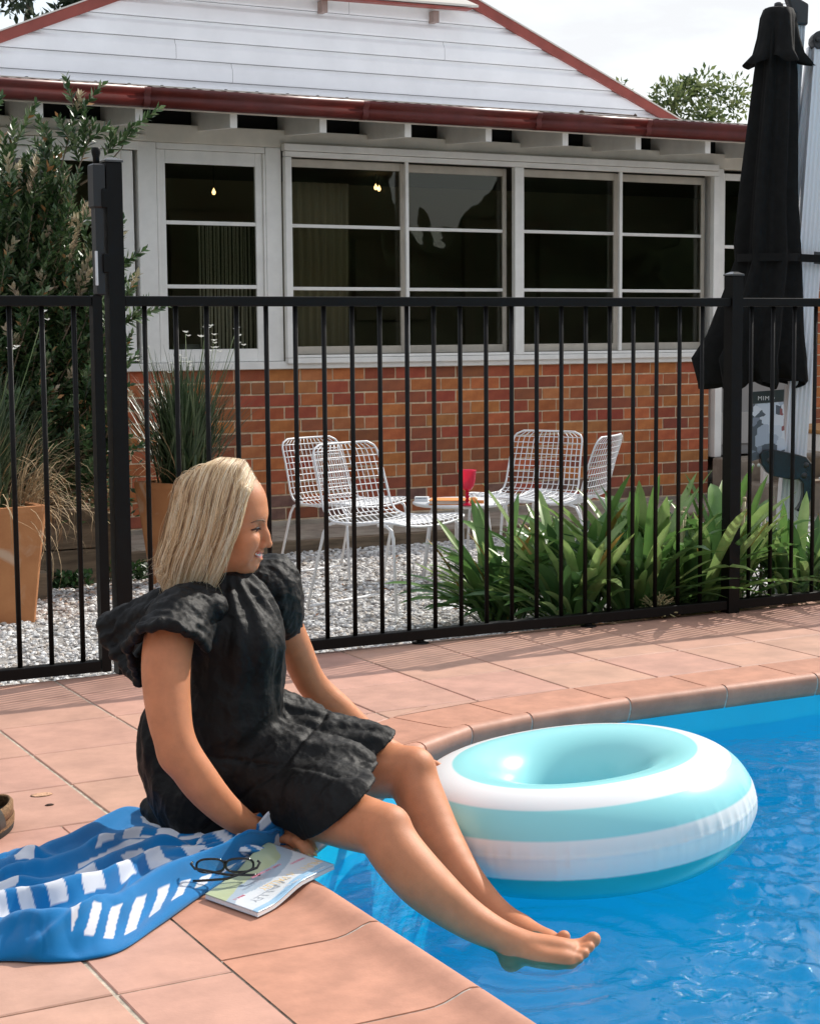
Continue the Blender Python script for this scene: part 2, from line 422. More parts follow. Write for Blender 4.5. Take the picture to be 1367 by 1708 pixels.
def scatter_stones():
    Vs, Fs = [], []; N = 26000
    # density falls with distance from the camera as the stones shrink in view
    xs = rng.uniform(-1.6, 5.6, N*4); ys = .27+(rng.random(N*4)**1.45)*4.2
    d = (xs-CAM.x)*.4704+(ys-CAM.y)*.8763; l = (xs-CAM.x)*.8807-(ys-CAM.y)*.4736
    ok = np.abs(l/d) < .25; xs, ys = xs[ok][:N], ys[ok][:N]
    per = {}
    for k in range(6): per[k] = ([], [])
    base = [np.array([v.co[:] for v in me.vertices]) for me in stones]; fb = [[tuple(p.vertices) for p in me.polygons] for me in stones]
    return xs, ys, base, fb
xs, ys, base, fb = scatter_stones()
cols = {k: MB() for k in range(6)}
for i in range(len(xs)):
    k = i % 6; a = rng.uniform(0, 6.28); b_ = rng.uniform(-.7, .7); s = rng.uniform(.65, 1.35)*(1+.18*max(0, ys[i]-1.2))
    R_ = np.array([[math.cos(a),-math.sin(a),0],[math.sin(a),math.cos(a),0],[0,0,1]])@np.array([[1,0,0],[0,math.cos(b_),-math.sin(b_)],[0,math.sin(b_),math.cos(b_)]])
    v = base[k]@R_.T*s + np.array([xs[i], ys[i], ground_z(ys[i])+rng.uniform(-.001, .006)])
    cols[rng.integers(0, 6)].add(v, fb[k])
gmats = [mat('stone_%s' % w, c, .8, noise_amt=.2, noise_scale=60) for w, c in zip(('white','pale','grey','bright','tan','slate'), gvals)]
allg = MB(); mi = []
for k in range(6):
    allg.add(cols[k].v, cols[k].f); mi += [k]*len(cols[k].f)
go = allg.obj('gravel', None, None, kind='stuff')
for m_ in gmats: go.data.materials.append(m_)
go.data.polygons.foreach_set('material_index', mi)
tagp(go, 'pale grey loose gravel covering the court behind the fence', 'gravel')
# ================================================================== fence and gate
def fy(x): return .255 - .0207*(x+.765)      # the fence line
def post(x, w, h, parent, ground=.0):
    y = fy(x); m = MB(); m.box(x-w/2, x+w/2, y-w/2, y+w/2, -.002, h, .003)
    p = m.obj('post', M_black, parent)
    c = MB(); b = w/2+.003
    c.add([(x-b,y-b,h),(x+b,y-b,h),(x+b,y+b,h),(x-b,y+b,h),(x-b,y-b,h+.006),(x+b,y-b,h+.006),(x+b,y+b,h+.006),(x-b,y+b,h+.006),(x-b*.35,y-b*.35,h+.015),(x+b*.35,y-b*.35,h+.015),(x+b*.35,y+b*.35,h+.015),(x-b*.35,y+b*.35,h+.015)],
          [(0,1,5,4),(1,2,6,5),(2,3,7,6),(3,0,4,7),(4,5,9,8),(5,6,10,9),(6,7,11,10),(7,4,8,11),(8,9,10,11)])
    c.obj('post_cap', mat('post_cap_paint', (.06,.06,.06), .25, spec=.8), p, True)
    return p
def rail(x0, x1, z0, z1, parent, name):
    w = .019; m = MB(); V = [(x,fy(x)+s,z) for z in (z0,z1) for s in (-w,w) for x in (x0,x1)]
    m.add(V, [(0,1,3,2),(4,6,7,5),(0,4,5,1),(2,3,7,6),(0,2,6,4),(1,5,7,3)]); return m.obj(name, M_black, parent, bevel=.003)
bal = MB(); bal.tube([(0,0,.045),(0,0,1.175)], .0081, 10); bal_mesh = bal.mesh('baluster', M_black)
def baluster(x, parent):
    o = bpy.data.objects.new('baluster', bal_mesh); COL.objects.link(o); o.location = (x, fy(x), 0); adopt(o, parent)
fence = thing('pool_fence', 'black metal tubular pool fence running between the tiled deck and the gravel court', 'fence', (1.64, fy(1.64), 0))
post(-.764, .051, 1.612, fence); post(1.645, .050, 1.283, fence); post(4.05, .050, 1.283, fence)
rail(-.738, 1.619, 1.168, 1.200, fence, 'top_rail'); rail(-.738, 1.619, .014, .050, fence, 'bottom_rail')
rail(1.671, 4.02, 1.168, 1.200, fence, 'top_rail'); rail(1.671, 4.02, .014, .050, fence, 'bottom_rail')
for i in range(22): baluster(-.668+.1033*i, fence)
for i in range(22): baluster(1.731+.1037*i, fence)
for x in (.305, 1.0, 2.6):
    m = MB(); m.tube([(x,fy(x),-.002),(x,fy(x),.016)], .014, 10); m.lathe([(.03,-.001),(.03,.004),(.014,.006)], (x,fy(x),0), 14); m.obj('foot_support', M_black, fence)
gate = thing('pool_gate', 'black metal pool gate left of the tallest post, with a raised latch', 'gate', (-.84, fy(-.84), 0))
rail(-1.86, -.845, 1.168, 1.200, gate, 'top_rail'); rail(-1.86, -.845, .014, .050, gate, 'bottom_rail')
m = MB(); x = -.826; m.box(x-.015, x+.015, fy(x)-.019, fy(x)+.019, .012, 1.202, .003); m.obj('gate_stile', M_black, gate)
for k in range(9): baluster(-.897-.1005*k, gate)
lt = MB(); x = -.812; y = fy(x)
lt.box(x-.014, x+.012, y-.020, y+.020, 1.202, 1.60, .004)
lt.box(x-.020, x+.018, y-.026, y+.026, 1.47, 1.606, .005)
lobj = lt.obj('latch_body', mat('latch_plastic', (.014,.014,.015), .45), gate)
k_ = MB(); k_.lathe([(.010,1.606),(.0105,1.625),(.014,1.640),(.0145,1.652),(.012,1.656),(.0001,1.657)], (x,y,0), 16); k_.obj('latch_knob', M_black, lobj)
s_ = MB(); s_.box(x-.0185, x-.0110, y-.0245, y-.0185, 1.232, 1.338, .001); s_.obj('latch_strip', mat('latch_strip_white', (.62,.64,.66), .4), lobj)
for z in (1.50, 1.30):
    b_ = MB(); b_.box(x+.006, x+.022, y-.030, y-.018, z-.03, z+.03, .003); b_.obj('latch_bracket', M_black, lobj)

# ================================================================== house
WY = 5.2
house = thing('brick_house', 'single-storey brick house with white windows, red gutter and pale boarded gable', 'house', (2.76, WY, -.15))
# bricks, each one
BL, BH, JT = .222, .0715, .0103
bm_cache = []
for k in range(5):
    r = random.Random(k); m = MB(); m.box(0, BL, 0, .10, 0, BH, .0022)
    m.v = [(x+r.uniform(-.0012,.0012), y+r.uniform(-.0012,.0016), z+r.uniform(-.001,.001)) for x,y,z in m.v]
    bm_cache.append(m.mesh('brick', None))
half = MB(); half.box(0, .106, 0, .10, 0, BH, .0022); half_me = half.mesh('brick', None)
bmesh_mat = {}
def brick_me(k, mi):
    key = (k, mi)
    if key not in bmesh_mat:
        me = (bm_cache[k] if k < 5 else half_me).copy(); me.materials.clear(); me.materials.append((M_bricks+[M_brickgrey])[mi]); bmesh_mat[key] = me
    return bmesh_mat[key]
def brick_run(x0, x1, y, z_top, ncourse, parent, seed):
    r = random.Random(seed); cnt = 0
    for c in range(ncourse):
        z = z_top - (c+1)*(BH+JT) + JT*.5
        x = x0 - ((c % 2)*(BL+JT)/2)
        while x < x1-.02:
            L = BL; k = r.randrange(5); xs = x
            if x < x0-.001: xs = x0; k = 5; L = .106
            mi = r.choices(range(5), [.42,.27,.17,.14,.0])[0]
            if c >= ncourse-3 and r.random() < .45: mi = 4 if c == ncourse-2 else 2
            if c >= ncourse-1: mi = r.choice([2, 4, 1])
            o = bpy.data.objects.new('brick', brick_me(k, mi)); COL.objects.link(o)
            if xs+L > x1: o.scale.x = max(.02, x1-xs)/L
            o.location = (xs, y+r.uniform(-.0015,.0015), z+r.uniform(-.0012,.0012)); adopt(o, parent); cnt += 1
            x += BL+JT
    return cnt
brick_run(.05, 5.455, WY, .857, 12, house, 3)
m = MB(); m.box(.05, 5.455, WY+.0040, WY+.25, -.40, .86); m.obj('mortar_bed', M_mortar, house)
m = MB(); m.box(-6.0, .05, WY+.0, WY+.25, -.40, .86); m.obj('render_wall', M_mortar, house)
m = MB(); m.box(.0, 5.47, WY-.012, WY+.02, -.22, -.130, .004); m.obj('footing', M_conc, house)
def bx(name, x0, x1, y0, y1, z0, z1, m_, parent, bevel=.004): 
    m = MB(); m.box(x0, x1, y0, y1, z0, z1); return m.obj(name, m_, parent, bevel=bevel)
# boards of the timber wall
bx('sill_board', -6, 5.50, WY-.035, WY+.1, .857, .905, M_white, house)
bx('head_board', -6, 8.6, WY-.012, WY+.1, 2.262, 2.372, M_cream, house)
bx('head_trim', .0, 1.105, WY-.045, WY-.013, 2.262, 2.300, M_cream, house)
bx('head_trim', .0, 1.06, WY-.030, WY-.013, 2.205, 2.258, M_white, house)
bx('pilaster', 1.060, 1.180, WY-.008, WY+.12, .907, 2.260, M_white, house)
bx('pilaster', 1.910, 2.018, WY-.008, WY+.12, .907, 2.260, M_white, house)
bx('wall_board', 1.182, 1.908, WY-.002, WY+.1, 2.222, 2.260, M_white, house)
bx('door_post', 5.492, 5.555, WY-.03, WY+.12, .145, 2.260, M_white, house)
# glass
M_glass = bpy.data.materials.new('window_glass'); M_glass.use_nodes = True
n_ = M_glass.node_tree.nodes; l_ = M_glass.node_tree.links; n_.remove(n_['Principled BSDF'])
t_ = n_.new('ShaderNodeBsdfTransparent'); t_.inputs[0].default_value = (.80,.81,.76,1); g_ = n_.new('ShaderNodeBsdfGlossy'); g_.inputs['Roughness'].default_value = .01
f__ = n_.new('ShaderNodeFresnel'); f__.inputs['IOR'].default_value = 1.45; m__ = n_.new('ShaderNodeMixShader')
nn = n_.new('ShaderNodeTexNoise'); nn.inputs['Scale'].default_value = 3.5; nn.inputs['Detail'].default_value = 1; bb = n_.new('ShaderNodeBump'); bb.inputs['Strength'].default_value = .12; bb.inputs['Distance'].default_value = .02
tcg = n_.new('ShaderNodeTexCoord'); l_.new(tcg.outputs['Object'], nn.inputs['Vector']); l_.new(nn.outputs['Fac'], bb.inputs['Height']); l_.new(bb.outputs[0], g_.inputs['Normal'])
l_.new(f__.outputs[0], m__.inputs[0]); l_.new(t_.outputs[0], m__.inputs[1]); l_.new(g_.outputs[0], m__.inputs[2]); l_.new(m__.outputs[0], n_['Material Output'].inputs['Surface'])
def pane(x0, x1, z0, z1, y, parent):
    m = MB(); m.box(x0, x1, y, y+.004, z0, z1); return m.obj('pane', M_glass, parent)
def sash(parent, x0, x1, z0, z1, y, m_, fw, bars, stile=None, bw=.024):
    # frame members butt end to end; bars set 2 mm back
    st = stile or fw
    a = MB(); a.box(x0, x0+st, y, y+.03, z0, z1); a.box(x1-st, x1, y, y+.03, z0, z1)
    a.box(x0+st, x1-st, y, y+.03, z0, z0+fw); a.box(x0+st, x1-st, y, y+.03, z1-fw, z1)
    f_ = a.obj('frame', m_, parent, bevel=.004)
    zs = [z0+fw]+list(bars)+[z1-fw]
    for zb in bars:
        b = MB(); b.box(x0+st, x1-st, y+.002, y+.026, zb-bw/2, zb+bw/2); b.obj('glazing_bar', M_white, parent, bevel=.003)
    for i in range(len(zs)-1):
        lo = zs[i]+(bw/2 if i else 0); hi = zs[i+1]-(bw/2 if i < len(zs)-2 else 0)
        pane(x0+st, x1-st, lo, hi, y+.014, parent)
def window(name='window'):
    w = bpy.data.objects.new(name, None); COL.objects.link(w); w.empty_display_size = .1; w.location = (0,0,0)
    w.parent = house; w.location = Vector((0,0,0)) - house.location; return w
w1 = window()
bx('wall_board', -6, -1.02, WY-.002, WY+.1, .907, 2.260, M_white, house)
sash(w1, -1.0, .08, .92, 2.205, WY+.01, M_white, .075, (1.776, 1.381))
sash(w1, .10, 1.035, .92, 2.205, WY+.01, M_white, .075, (1.776, 1.381))
w2 = window()
bx('outer_frame', 1.182, 1.196, WY-.005, WY+.06, .907, 2.220, M_white, w2, .002); bx('outer_frame', 1.894, 1.908, WY-.005, WY+.06, .907, 2.220, M_white, w2, .002)
sash(w2, 1.196, 1.894, .907, 2.220, WY+.012, M_white, .082, (1.776, 1.381), stile=.048)
# pair of sliding sashes behind a white storm frame
w3 = window()
YF = WY-.055
bx('head_frame', 2.024, 5.494, YF, WY-.013, 2.205, 2.238, M_white, w3)
bx('head_cap', 2.016, 5.480, YF-.012, WY-.013, 2.241, 2.285, M_white, w3)
bx('sill_frame', 2.024, 5.494, YF-.004, WY-.010, .890, .925, M_white, w3)
bx('sill_lip', 2.070, 5.444, YF+.012, WY-.010, .927, .945, M_white, w3)
for a_, b_ in ((2.024, 2.070), (3.738, 3.812), (5.446, 5.494)): bx('side_frame', a_, b_, YF, WY-.010, .927, 2.203, M_white, w3)
for a_ in (2.894, 4.612): bx('screen_bar', a_, a_+.024, YF+.006, YF+.026, .946, 2.203, M_white, w3, .002)
for (a_, b_, s) in ((2.072, 2.905, 0), (2.92, 3.735, 1), (3.815, 4.625, 0), (4.64, 5.444, 1)):
    sash(w3, a_, b_, .947, 2.200, WY+(.012 if s == 0 else .050), M_sash, .052, (1.775, 1.373), stile=(.018 if s == 0 else .03), bw=.022)
w4 = window()
sash(w4, 5.557, 6.28, .96, 2.235, WY+.02, M_white, .05, (1.70,))
# brick wall beyond the doorway, its jamb, the door
bx('door_jamb', 6.30, 6.44, WY-.02, WY+.12, .1, 2.26, M_white, house)
dr = bx('door', 5.557, 6.298, WY+.06, WY+.10, .15, .955, mat('grey_door', (.30,.29,.28), .6), house)
bx('kick_plate', 5.60, 6.26, WY+.045, WY+.059, .23, .47, mat('pale_grey_panel', (.42,.40,.38), .5), dr)
brick_run(6.46, 8.0, WY, 2.20, 25, thing('rear_brick_wall', 'length of red brick wall at the right edge, behind the outdoor table', 'wall', (6.46, WY, -.15)), 9)
rbw = bpy.data.objects['rear_brick_wall']; m = MB(); m.box(6.46, 8.0, WY+.006, WY+.25, -.3, 2.2); m.obj('mortar_bed', M_mortar, rbw)
# eaves
bx('soffit_shade_panel', -6, 8.6, WY+.11, WY+.13, 2.36, 2.545, M_dark, house, 0)  # near-black board: shade of the open eave put into its colour
for k in range(-11, 13):
    x = .868+.588*k - .0*k; y0, y1 = 4.665, WY+.1; m = MB()
    zb0, zt0 = 2.303, 2.462; sl_ = .05; st_ = .12
    m.add([(x,y0,zb0),(x+.045,y0,zb0),(x+.045,y0,zt0),(x,y0,zt0),(x,y1,zb0+.045),(x+.045,y1,zb0+.045),(x+.045,y1,zt0+(y1-y0)*.14),(x,y1,zt0+(y1-y0)*.14)],
          [(0,1,2,3),(5,4,7,6),(4,0,3,7),(1,5,6,2),(3,2,6,7),(4,5,1,0)])
    m.obj('rafter', M_white, house)
rf = MB(); 
G = []
for i in range(0, 920):
    x = -6+i*(14.6/920); rr_ = .006*math.sin(2*PI*x/.076)
    G.append([(x, 4.56, 2.492+rr_), (x, 6.02, 2.492+1.46*.14+rr_)])
rf.grid(G); rf.obj('lean_to_roof', M_clad, house)
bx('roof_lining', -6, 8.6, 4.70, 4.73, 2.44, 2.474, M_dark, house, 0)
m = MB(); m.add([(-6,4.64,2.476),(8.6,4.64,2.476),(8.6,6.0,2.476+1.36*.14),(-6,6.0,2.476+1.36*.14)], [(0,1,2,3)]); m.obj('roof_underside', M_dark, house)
# gutter: half-round with a rolled lip, jointed lengths
def gutter(x0, x1, parent):
    prof = [(4.640,2.490),(4.640,2.405),(4.628,2.392),(4.600,2.385),(4.570,2.390),(4.552,2.404),(4.546,2.424),(4.552,2.440),(4.548,2.452),(4.536,2.462),(4.532,2.478),(4.536,2.490),(4.545,2.492)]
    G = [[(x, y, z) for y, z in prof] for x in (x0, x1)]; m = MB(); m.grid(G)
    m.tube([(x0,4.540,2.486),(x1,4.540,2.486)], .0055, 8)
    o = m.obj('gutter', M_red, parent); sm = o.modifiers.new('s', 'SOLIDIFY'); sm.thickness = .002
    s = MB(); s.grid([[(x, y-(.004 if y < 4.62 else 0), z-(.004 if z < 2.45 else 0)) for y, z in prof] for x in (x0-.02, x0+.02)]); s.obj('gutter_joint', M_red, o)
xj = [-6, -3, -1.5, .90, 2.30, 3.55, 4.42, 6.4, 8.6]
for i in range(len(xj)-1): gutter(xj[i], xj[i+1], house)
bx('fascia', -6, 8.6, 4.642, 4.663, 2.382, 2.474, M_cream, house, .002)
bx('roof_edge_flashing', -6, 8.6, 4.548, 4.58, 2.499, 2.504, mat('pale_flashing', (.66,.60,.52), .4), house, 0)
for k in range(26):
    x = .02+.198*k; m = MB(); m.lathe([(.012,0),(.010,.006),(.0001,.008)], (x, 4.60, 2.508), 8); 
    if k < 12: m.obj('roof_screw', M_dark, house)
m = MB(); m.tube([(3.93,4.62,2.522),(4.36,4.62,2.520)], .005, 6); m.lathe([(.02,0),(.02,.02),(.0001,.03)], (3.93,4.62,2.505), 8); m.lathe([(.012,0),(.012,.02),(.0001,.03)], (4.36,4.62,2.505), 8)
m.obj('bent_bracket', mat('rusty_bracket', (.06,.03,.02), .7), house)
# gable boards, each clipped to the rake
GY = 6.0; PIT = .1305; SL = .4165; XA, ZA = 2.762, 3.884
z = 2.64; row = 0; rj = random.Random(5)
BD = [(0,-.027),(.010,-.029),(.080,-.027),(.094,-.020),(.106,-.010),(.1275,-.005)]     # (height, depth) of one board
while z < 3.72:
    w = (ZA-z)/SL; x0, x1 = XA-w, XA+w
    cuts = sorted([x0, x1]+{0:[], 1:[2.02], 2:[1.62], 3:[3.66], 4:[], 5:[2.9]}.get(row, [rj.uniform(x0+.6, x1-.6)]))
    for i in range(len(cuts)-1):
        a, b = cuts[i]+(.001 if i else 0), cuts[i+1]-(.001 if i < len(cuts)-2 else 0); m = MB(); rows = []
        for h, d in BD:
            ww = (ZA-(z+h))/SL
            rows.append([(max(a, XA-ww), GY+d, z+h), (min(b, XA+ww), GY+d, z+h)])
        rows = [[(rows[0][0][0], GY, z), (rows[0][1][0], GY, z)]]+rows
        m.grid(rows, False); m.obj('cladding_board', M_clad, house)
    z += PIT; row += 1
m = MB(); m.add([(XA-(ZA-2.6)/SL, GY+.004, 2.6),(XA+(ZA-2.6)/SL, GY+.004, 2.6),(XA, GY+.004, ZA)], [(0,1,2)]); m.obj('gable_shade_lining', M_dark, house)  # near-black, so the gaps show a painted shadow line under each board
# barge boards with a pale capping
for s in (-1, 1):
    L = 3.35; ux, uz = -s*math.cos(math.atan(SL)), math.sin(math.atan(SL))     # up the slope
    nx_, nz_ = uz*(s), math.cos(math.atan(SL))                                # normal of the rake
    E0 = Vector((XA+s*L*math.cos(math.atan(SL)), 0, ZA-L*math.sin(math.atan(SL))))
    A_ = Vector((XA, 0, ZA)); nrm = Vector((s*math.sin(math.atan(SL)), 0, math.cos(math.atan(SL))))
    m = MB(); lo = -.004; hi = .062
    V = [E0+nrm*lo, A_+nrm*lo, A_+nrm*hi, E0+nrm*hi]
    m.add([(v.x, GY-.052, v.z) for v in V]+[(v.x, GY-.022, v.z) for v in V], [(0,1,2,3),(7,6,5,4),(0,3,7,4),(1,5,6,2),(3,2,6,7),(4,5,1,0)])
    m.obj('barge_board', M_barge, house)
    m = MB(); V = [E0+nrm*(hi+.001), A_+nrm*(hi+.001), A_+nrm*(hi+.010), E0+nrm*(hi+.010)]
    m.add([(v.x, GY-.060, v.z) for v in V]+[(v.x, GY+.10, v.z) for v in V], [(0,1,2,3),(7,6,5,4),(0,3,7,4),(1,5,6,2),(3,2,6,7),(4,5,1,0)])
    m.obj('barge_capping', mat('pale_capping', (.60,.55,.50), .5), house)
    # roof planes running back
    m = MB(); V = [E0+nrm*(hi+.0), A_+nrm*(hi+.0)]; m.add([(V[0].x,GY-.02,V[0].z),(V[1].x,GY-.02,V[1].z),(V[1].x,GY+7,V[1].z),(V[0].x,GY+7,V[0].z)], [(0,1,2,3)]); m.obj('main_roof', M_red, house)
# hood over the gable with its brackets
m = MB(); zc = 3.405
m.add([(1.2,GY-.17,zc-.035),(3.86,GY-.17,zc),(3.62,GY-.02,zc+.13),(1.2,GY-.02,zc+.10),(1.2,GY-.17,zc-.050),(3.86,GY-.17,zc-.015),(3.62,GY-.02,zc-.015),(1.2,GY-.02,zc-.05)],
      [(0,1,2,3),(4,7,6,5),(0,4,5,1),(1,5,6,2),(0,3,7,4)])
m.obj('gable_hood', mat('hood_board', (.62,.58,.52), .5), house)
m = MB(); m.add([(1.2,GY-.174,zc-.058),(3.80,GY-.174,zc-.024),(3.80,GY-.174,zc-.036),(1.2,GY-.174,zc-.072),(1.2,GY-.10,zc-.058),(3.80,GY-.10,zc-.024),(3.80,GY-.10,zc-.036),(1.2,GY-.10,zc-.072)],
      [(0,3,2,1),(4,5,6,7),(0,1,5,4),(3,7,6,2),(1,2,6,5),(0,4,7,3)]); m.obj('hood_batten', M_barge, house)
for x in (2.68, 3.555):
    m = MB(); m.box(x-.022, x+.022, GY-.10, GY-.02, zc-.13, zc-.05); m.obj('hood_bracket', mat('bracket_paint', (.33,.24,.21), .6), house, bevel=.003)
# room behind the glass
M_room = mat('room_wall', (.42,.38,.27), .9); M_room2 = mat('room_joinery', (.45,.38,.28), .7)
room = MB()
room.box(-1.0, 8.2, 8.6, 8.7, -.1, 2.5); room.box(-1.1, -1.0, WY+.2, 8.7, -.1, 2.5); room.box(8.2, 8.3, WY+.2, 8.7, -.1, 2.5)
room.obj('room_wall', M_room, house)
bx('ceiling_lining', -1.1, 8.3, WY+.14, 8.7, 2.37, 2.42, mat('ceiling_lining', (.16,.15,.13), .8), house, 0)
bx('room_floor', -1.1, 8.3, WY+.26, 8.7, .02, .08, mat('room_floor', (.08,.05,.03), .5), house, 0)
for (a_, b_, c_, d_) in ((2.5,2.62,.1,2.0),(3.3,3.42,.1,2.0),(2.5,3.42,2.0,2.1),(5.3,5.4,.1,2.0),(6.1,6.2,.1,2.0),(5.3,6.2,2.0,2.1),(4.2,4.9,1.2,1.9)):
    bx('inner_door_frame', a_, b_, 8.52, 8.58, c_, d_, M_room2, house, 0)
bx('kitchen_bench', 3.2, 5.6, 7.2, 7.8, .08, .98, mat('bench', (.18,.14,.10), .5), house)
bx('dresser', 1.5, 2.6, 8.0, 8.5, .08, 1.3, M_room2, house)
def curtain(x0, x1, y, z0, z1, m_, n=60, amp=.018, seed=0):
    r = random.Random(seed); G = []
    for i in range(n+1):
        t = i/n; x = x0+(x1-x0)*t; w = amp*math.sin(t*PI*2*(x1-x0)/.062+r.uniform(-.3,.3))
        G.append([(x+.02*(1-zz)*math.sin(5*t), y+w*(1-.3*zz), z0+(z1-z0)*zz) for zz in [k/8 for k in range(9)]])
    m = MB(); m.grid(G); return m.obj('curtain', m_, house)
M_cur = mat('striped_curtain', (.30,.26,.20), .9)
nt = M_cur.node_tree; tcc = [x for x in nt.nodes if x.type == 'TEX_COORD'][0]; wv = nt.nodes.new('ShaderNodeTexWave'); wv.inputs['Scale'].default_value = 17; wv.bands_direction = 'X'; wv.inputs['Distortion'].default_value = .4
rc = nt.nodes.new('ShaderNodeValToRGB'); rc.color_ramp.elements[0].color = (.60,.56,.48,1); rc.color_ramp.elements[1].color = (.05,.042,.03,1); rc.color_ramp.elements[0].position = .55; rc.color_ramp.elements[1].position = .72
nt.links.new(tcc.outputs['Object'], wv.inputs['Vector']); nt.links.new(wv.outputs['Fac'], rc.inputs[0]); nt.links.new(rc.outputs[0], nt.nodes['Principled BSDF'].inputs['Base Color'])
curtain(1.50, 2.05, WY+.14, .70, 1.80, M_cur, seed=1); curtain(2.25, 2.75, WY+.5, .5, 2.1, M_room2, seed=2)
bx('lamp_box', 1.42, 1.62, WY+.22, WY+.3, .93, 1.02, mat('pale_box', (.5,.5,.5), .6), house)
# lit pendant bulbs
M_bulb = bpy.data.materials.new('lit_bulb'); M_bulb.use_nodes = True; b = M_bulb.node_tree.nodes['Principled BSDF']; b.inputs['Emission Color'].default_value = (1,.62,.25,1); b.inputs['Emission Strength'].default_value = 2.6
for (x, y, z) in ((1.03,7.6,2.08),(1.10,7.6,2.075),(2.44,7.4,2.16),(3.93,7.6,2.26),(3.96,7.6,2.25)):
    m = MB(); m.lathe([(.0001,-.018),(.010,-.014),(.015,0),(.012,.012),(.006,.022),(.0001,.036)], (x,y,z), 12); o = m.obj('light_bulb', M_bulb, house)
    m = MB(); m.tube([(x,y,z+.036),(x,y,2.37)], .004, 5); m.obj('flex', M_dark, o)
# timber edging step along the wall, steps at the door
m = MB(); e = MB()
edging = thing('timber_edging', 'weathered timber and concrete ledge along the foot of the brick wall', 'ledge', (2.7, 4.36, -.2))
x = -.2
for L in (1.35, 2.1, 1.95):
    bx('edge_sleeper', x+.004, x+L-.004, 4.33, 4.40, -.30, -.155, M_timber, edging); x += L
x = -.2
for L in (.95,.95,.95,.95,.95,.9):
    bx('slab', x+.003, x+L-.003, 4.404, 5.187, -.30, -.157+random.uniform(-.002,.002), M_conc, edging, .006); x += L
steps = thing('concrete_steps', 'concrete steps below the door right of the brick wall', 'steps', (5.9, 4.9, -.2))
bx('step', 5.46, 7.2, 4.84, 5.16, -.3, .145, M_conc, steps, .015); bx('step', 5.45, 7.2, 4.45, 4.837, -.3, -.012, M_conc, steps, .015)
# ================================================================== garden furniture
M_wire = mat('white_wire_enamel', (.74,.75,.77), .35)
def wire_chair(label):
    t = thing('wire_chair', label, 'chair', (0,0,0), 0, 'white wire chairs round the small table')
    prof = [(.245,.392),(.225,.404),(.16,.402),(.06,.392),(-.04,.384),(-.12,.386),(-.165,.402),(-.190,.440),(-.205,.50),(-.228,.58),(-.252,.65),(-.272,.705)]
    P_ = [Vector((x,0,z)) for x, z in prof]
    acc = [0]
    for i in range(1, len(P_)): acc.append(acc[-1]+(P_[i]-P_[i-1]).length)
    def at(s):
        d = s*acc[-1]
        for i in range(1, len(acc)):
            if acc[i] >= d-1e-9:
                k = (d-acc[i-1])/(acc[i]-acc[i-1]); return P_[i-1].lerp(P_[i], k)
        return P_[-1]
    def half(s):
        w = .235-.035*s
        e = .075
        if s < e: w -= .05*(1-math.sqrt(max(0, 1-((e-s)/e)**2)))
        if s > 1-e: w -= .05*(1-math.sqrt(max(0, 1-((s-1+e)/e)**2)))
        return w
    def pt(s, v):                              # v in -1..1 across; the seat dishes a little
        p = at(s); y = v*half(s); dish = .016*(1-v*v)
        return Vector((p.x-(dish if s > .52 else 0), y, p.z-(dish if s <= .52 else 0)))
    fr = MB(); ns = 44
    loop = [pt(i/ns, 1) for i in range(ns+1)]+[pt(1, v) for v in np.linspace(.85, -.85, 8)]+[pt(1-i/ns, -1) for i in range(ns+1)]+[pt(0, v) for v in np.linspace(-.85, .85, 8)]
    fr.tube(loop+[loop[0]], .0052, 7); fr.obj('rim', M_wire, t, False)
    g = MB()
    for k in range(13):
        v = -1+2*(k+1)/14; g.tube([pt(i/26, v) for i in range(27)], .0024, 5)
    for k in range(22):
        s = (k+1)/23; g.tube([pt(s, v) for v in np.linspace(-1, 1, 9)], .0024, 5)
    g.obj('wire_grid', M_wire, t, False, kind='stuff')
    for sy in (-1, 1):
        l1 = MB(); l1.tube([(.10,sy*.18,.382),(.17,sy*.205,.385),(.205,sy*.212,.368),(.215,sy*.214,.34),(.238,sy*.222,.006)], .0068, 8); l1.obj('leg', M_wire, t, False)
        l2 = MB(); l2.tube([(-.02,sy*.18,.376),(-.12,sy*.208,.382),(-.165,sy*.214,.370),(-.185,sy*.217,.335),(-.275,sy*.23,.006)], .0068, 8); l2.obj('leg', M_wire, t, False)
    for x, w in ((.238,.222),(-.275,.23)):
        b = MB(); b.tube([(x,-w,.008),(x,w,.008)], .0062, 8); b.obj('floor_bar', M_wire, t, False)
    b = MB(); b.tube([(.10,-.18,.379),(.10,.18,.379)], .0055, 6); b.tube([(-.02,-.18,.373),(-.02,.18,.373)], .0055, 6); b.obj('seat_stretcher', M_wire, t, False)
    return t
chairs = [(.873,1.545,-70,'white wire chair nearest the fence, right of the woman'),
          (1.330,2.90,-71,'white wire chair behind the nearest one, furthest left at the brick wall'),
          (2.211,2.578,211,'white wire chair with its broad back to the brick wall, right of the pink goblet'),
          (2.143,2.164,127,'white wire chair seen narrow from the side, half hidden behind the strappy leaves')]
c0 = None
for (x, y, a, lab) in chairs:
    c = wire_chair(lab) if c0 is None else copy_tree(c0)
    if c0 is None: c0 = c
    c['label'] = lab; c.location = (x, y, ground_z(y)); c.rotation_euler = (0,0,math.radians(a))
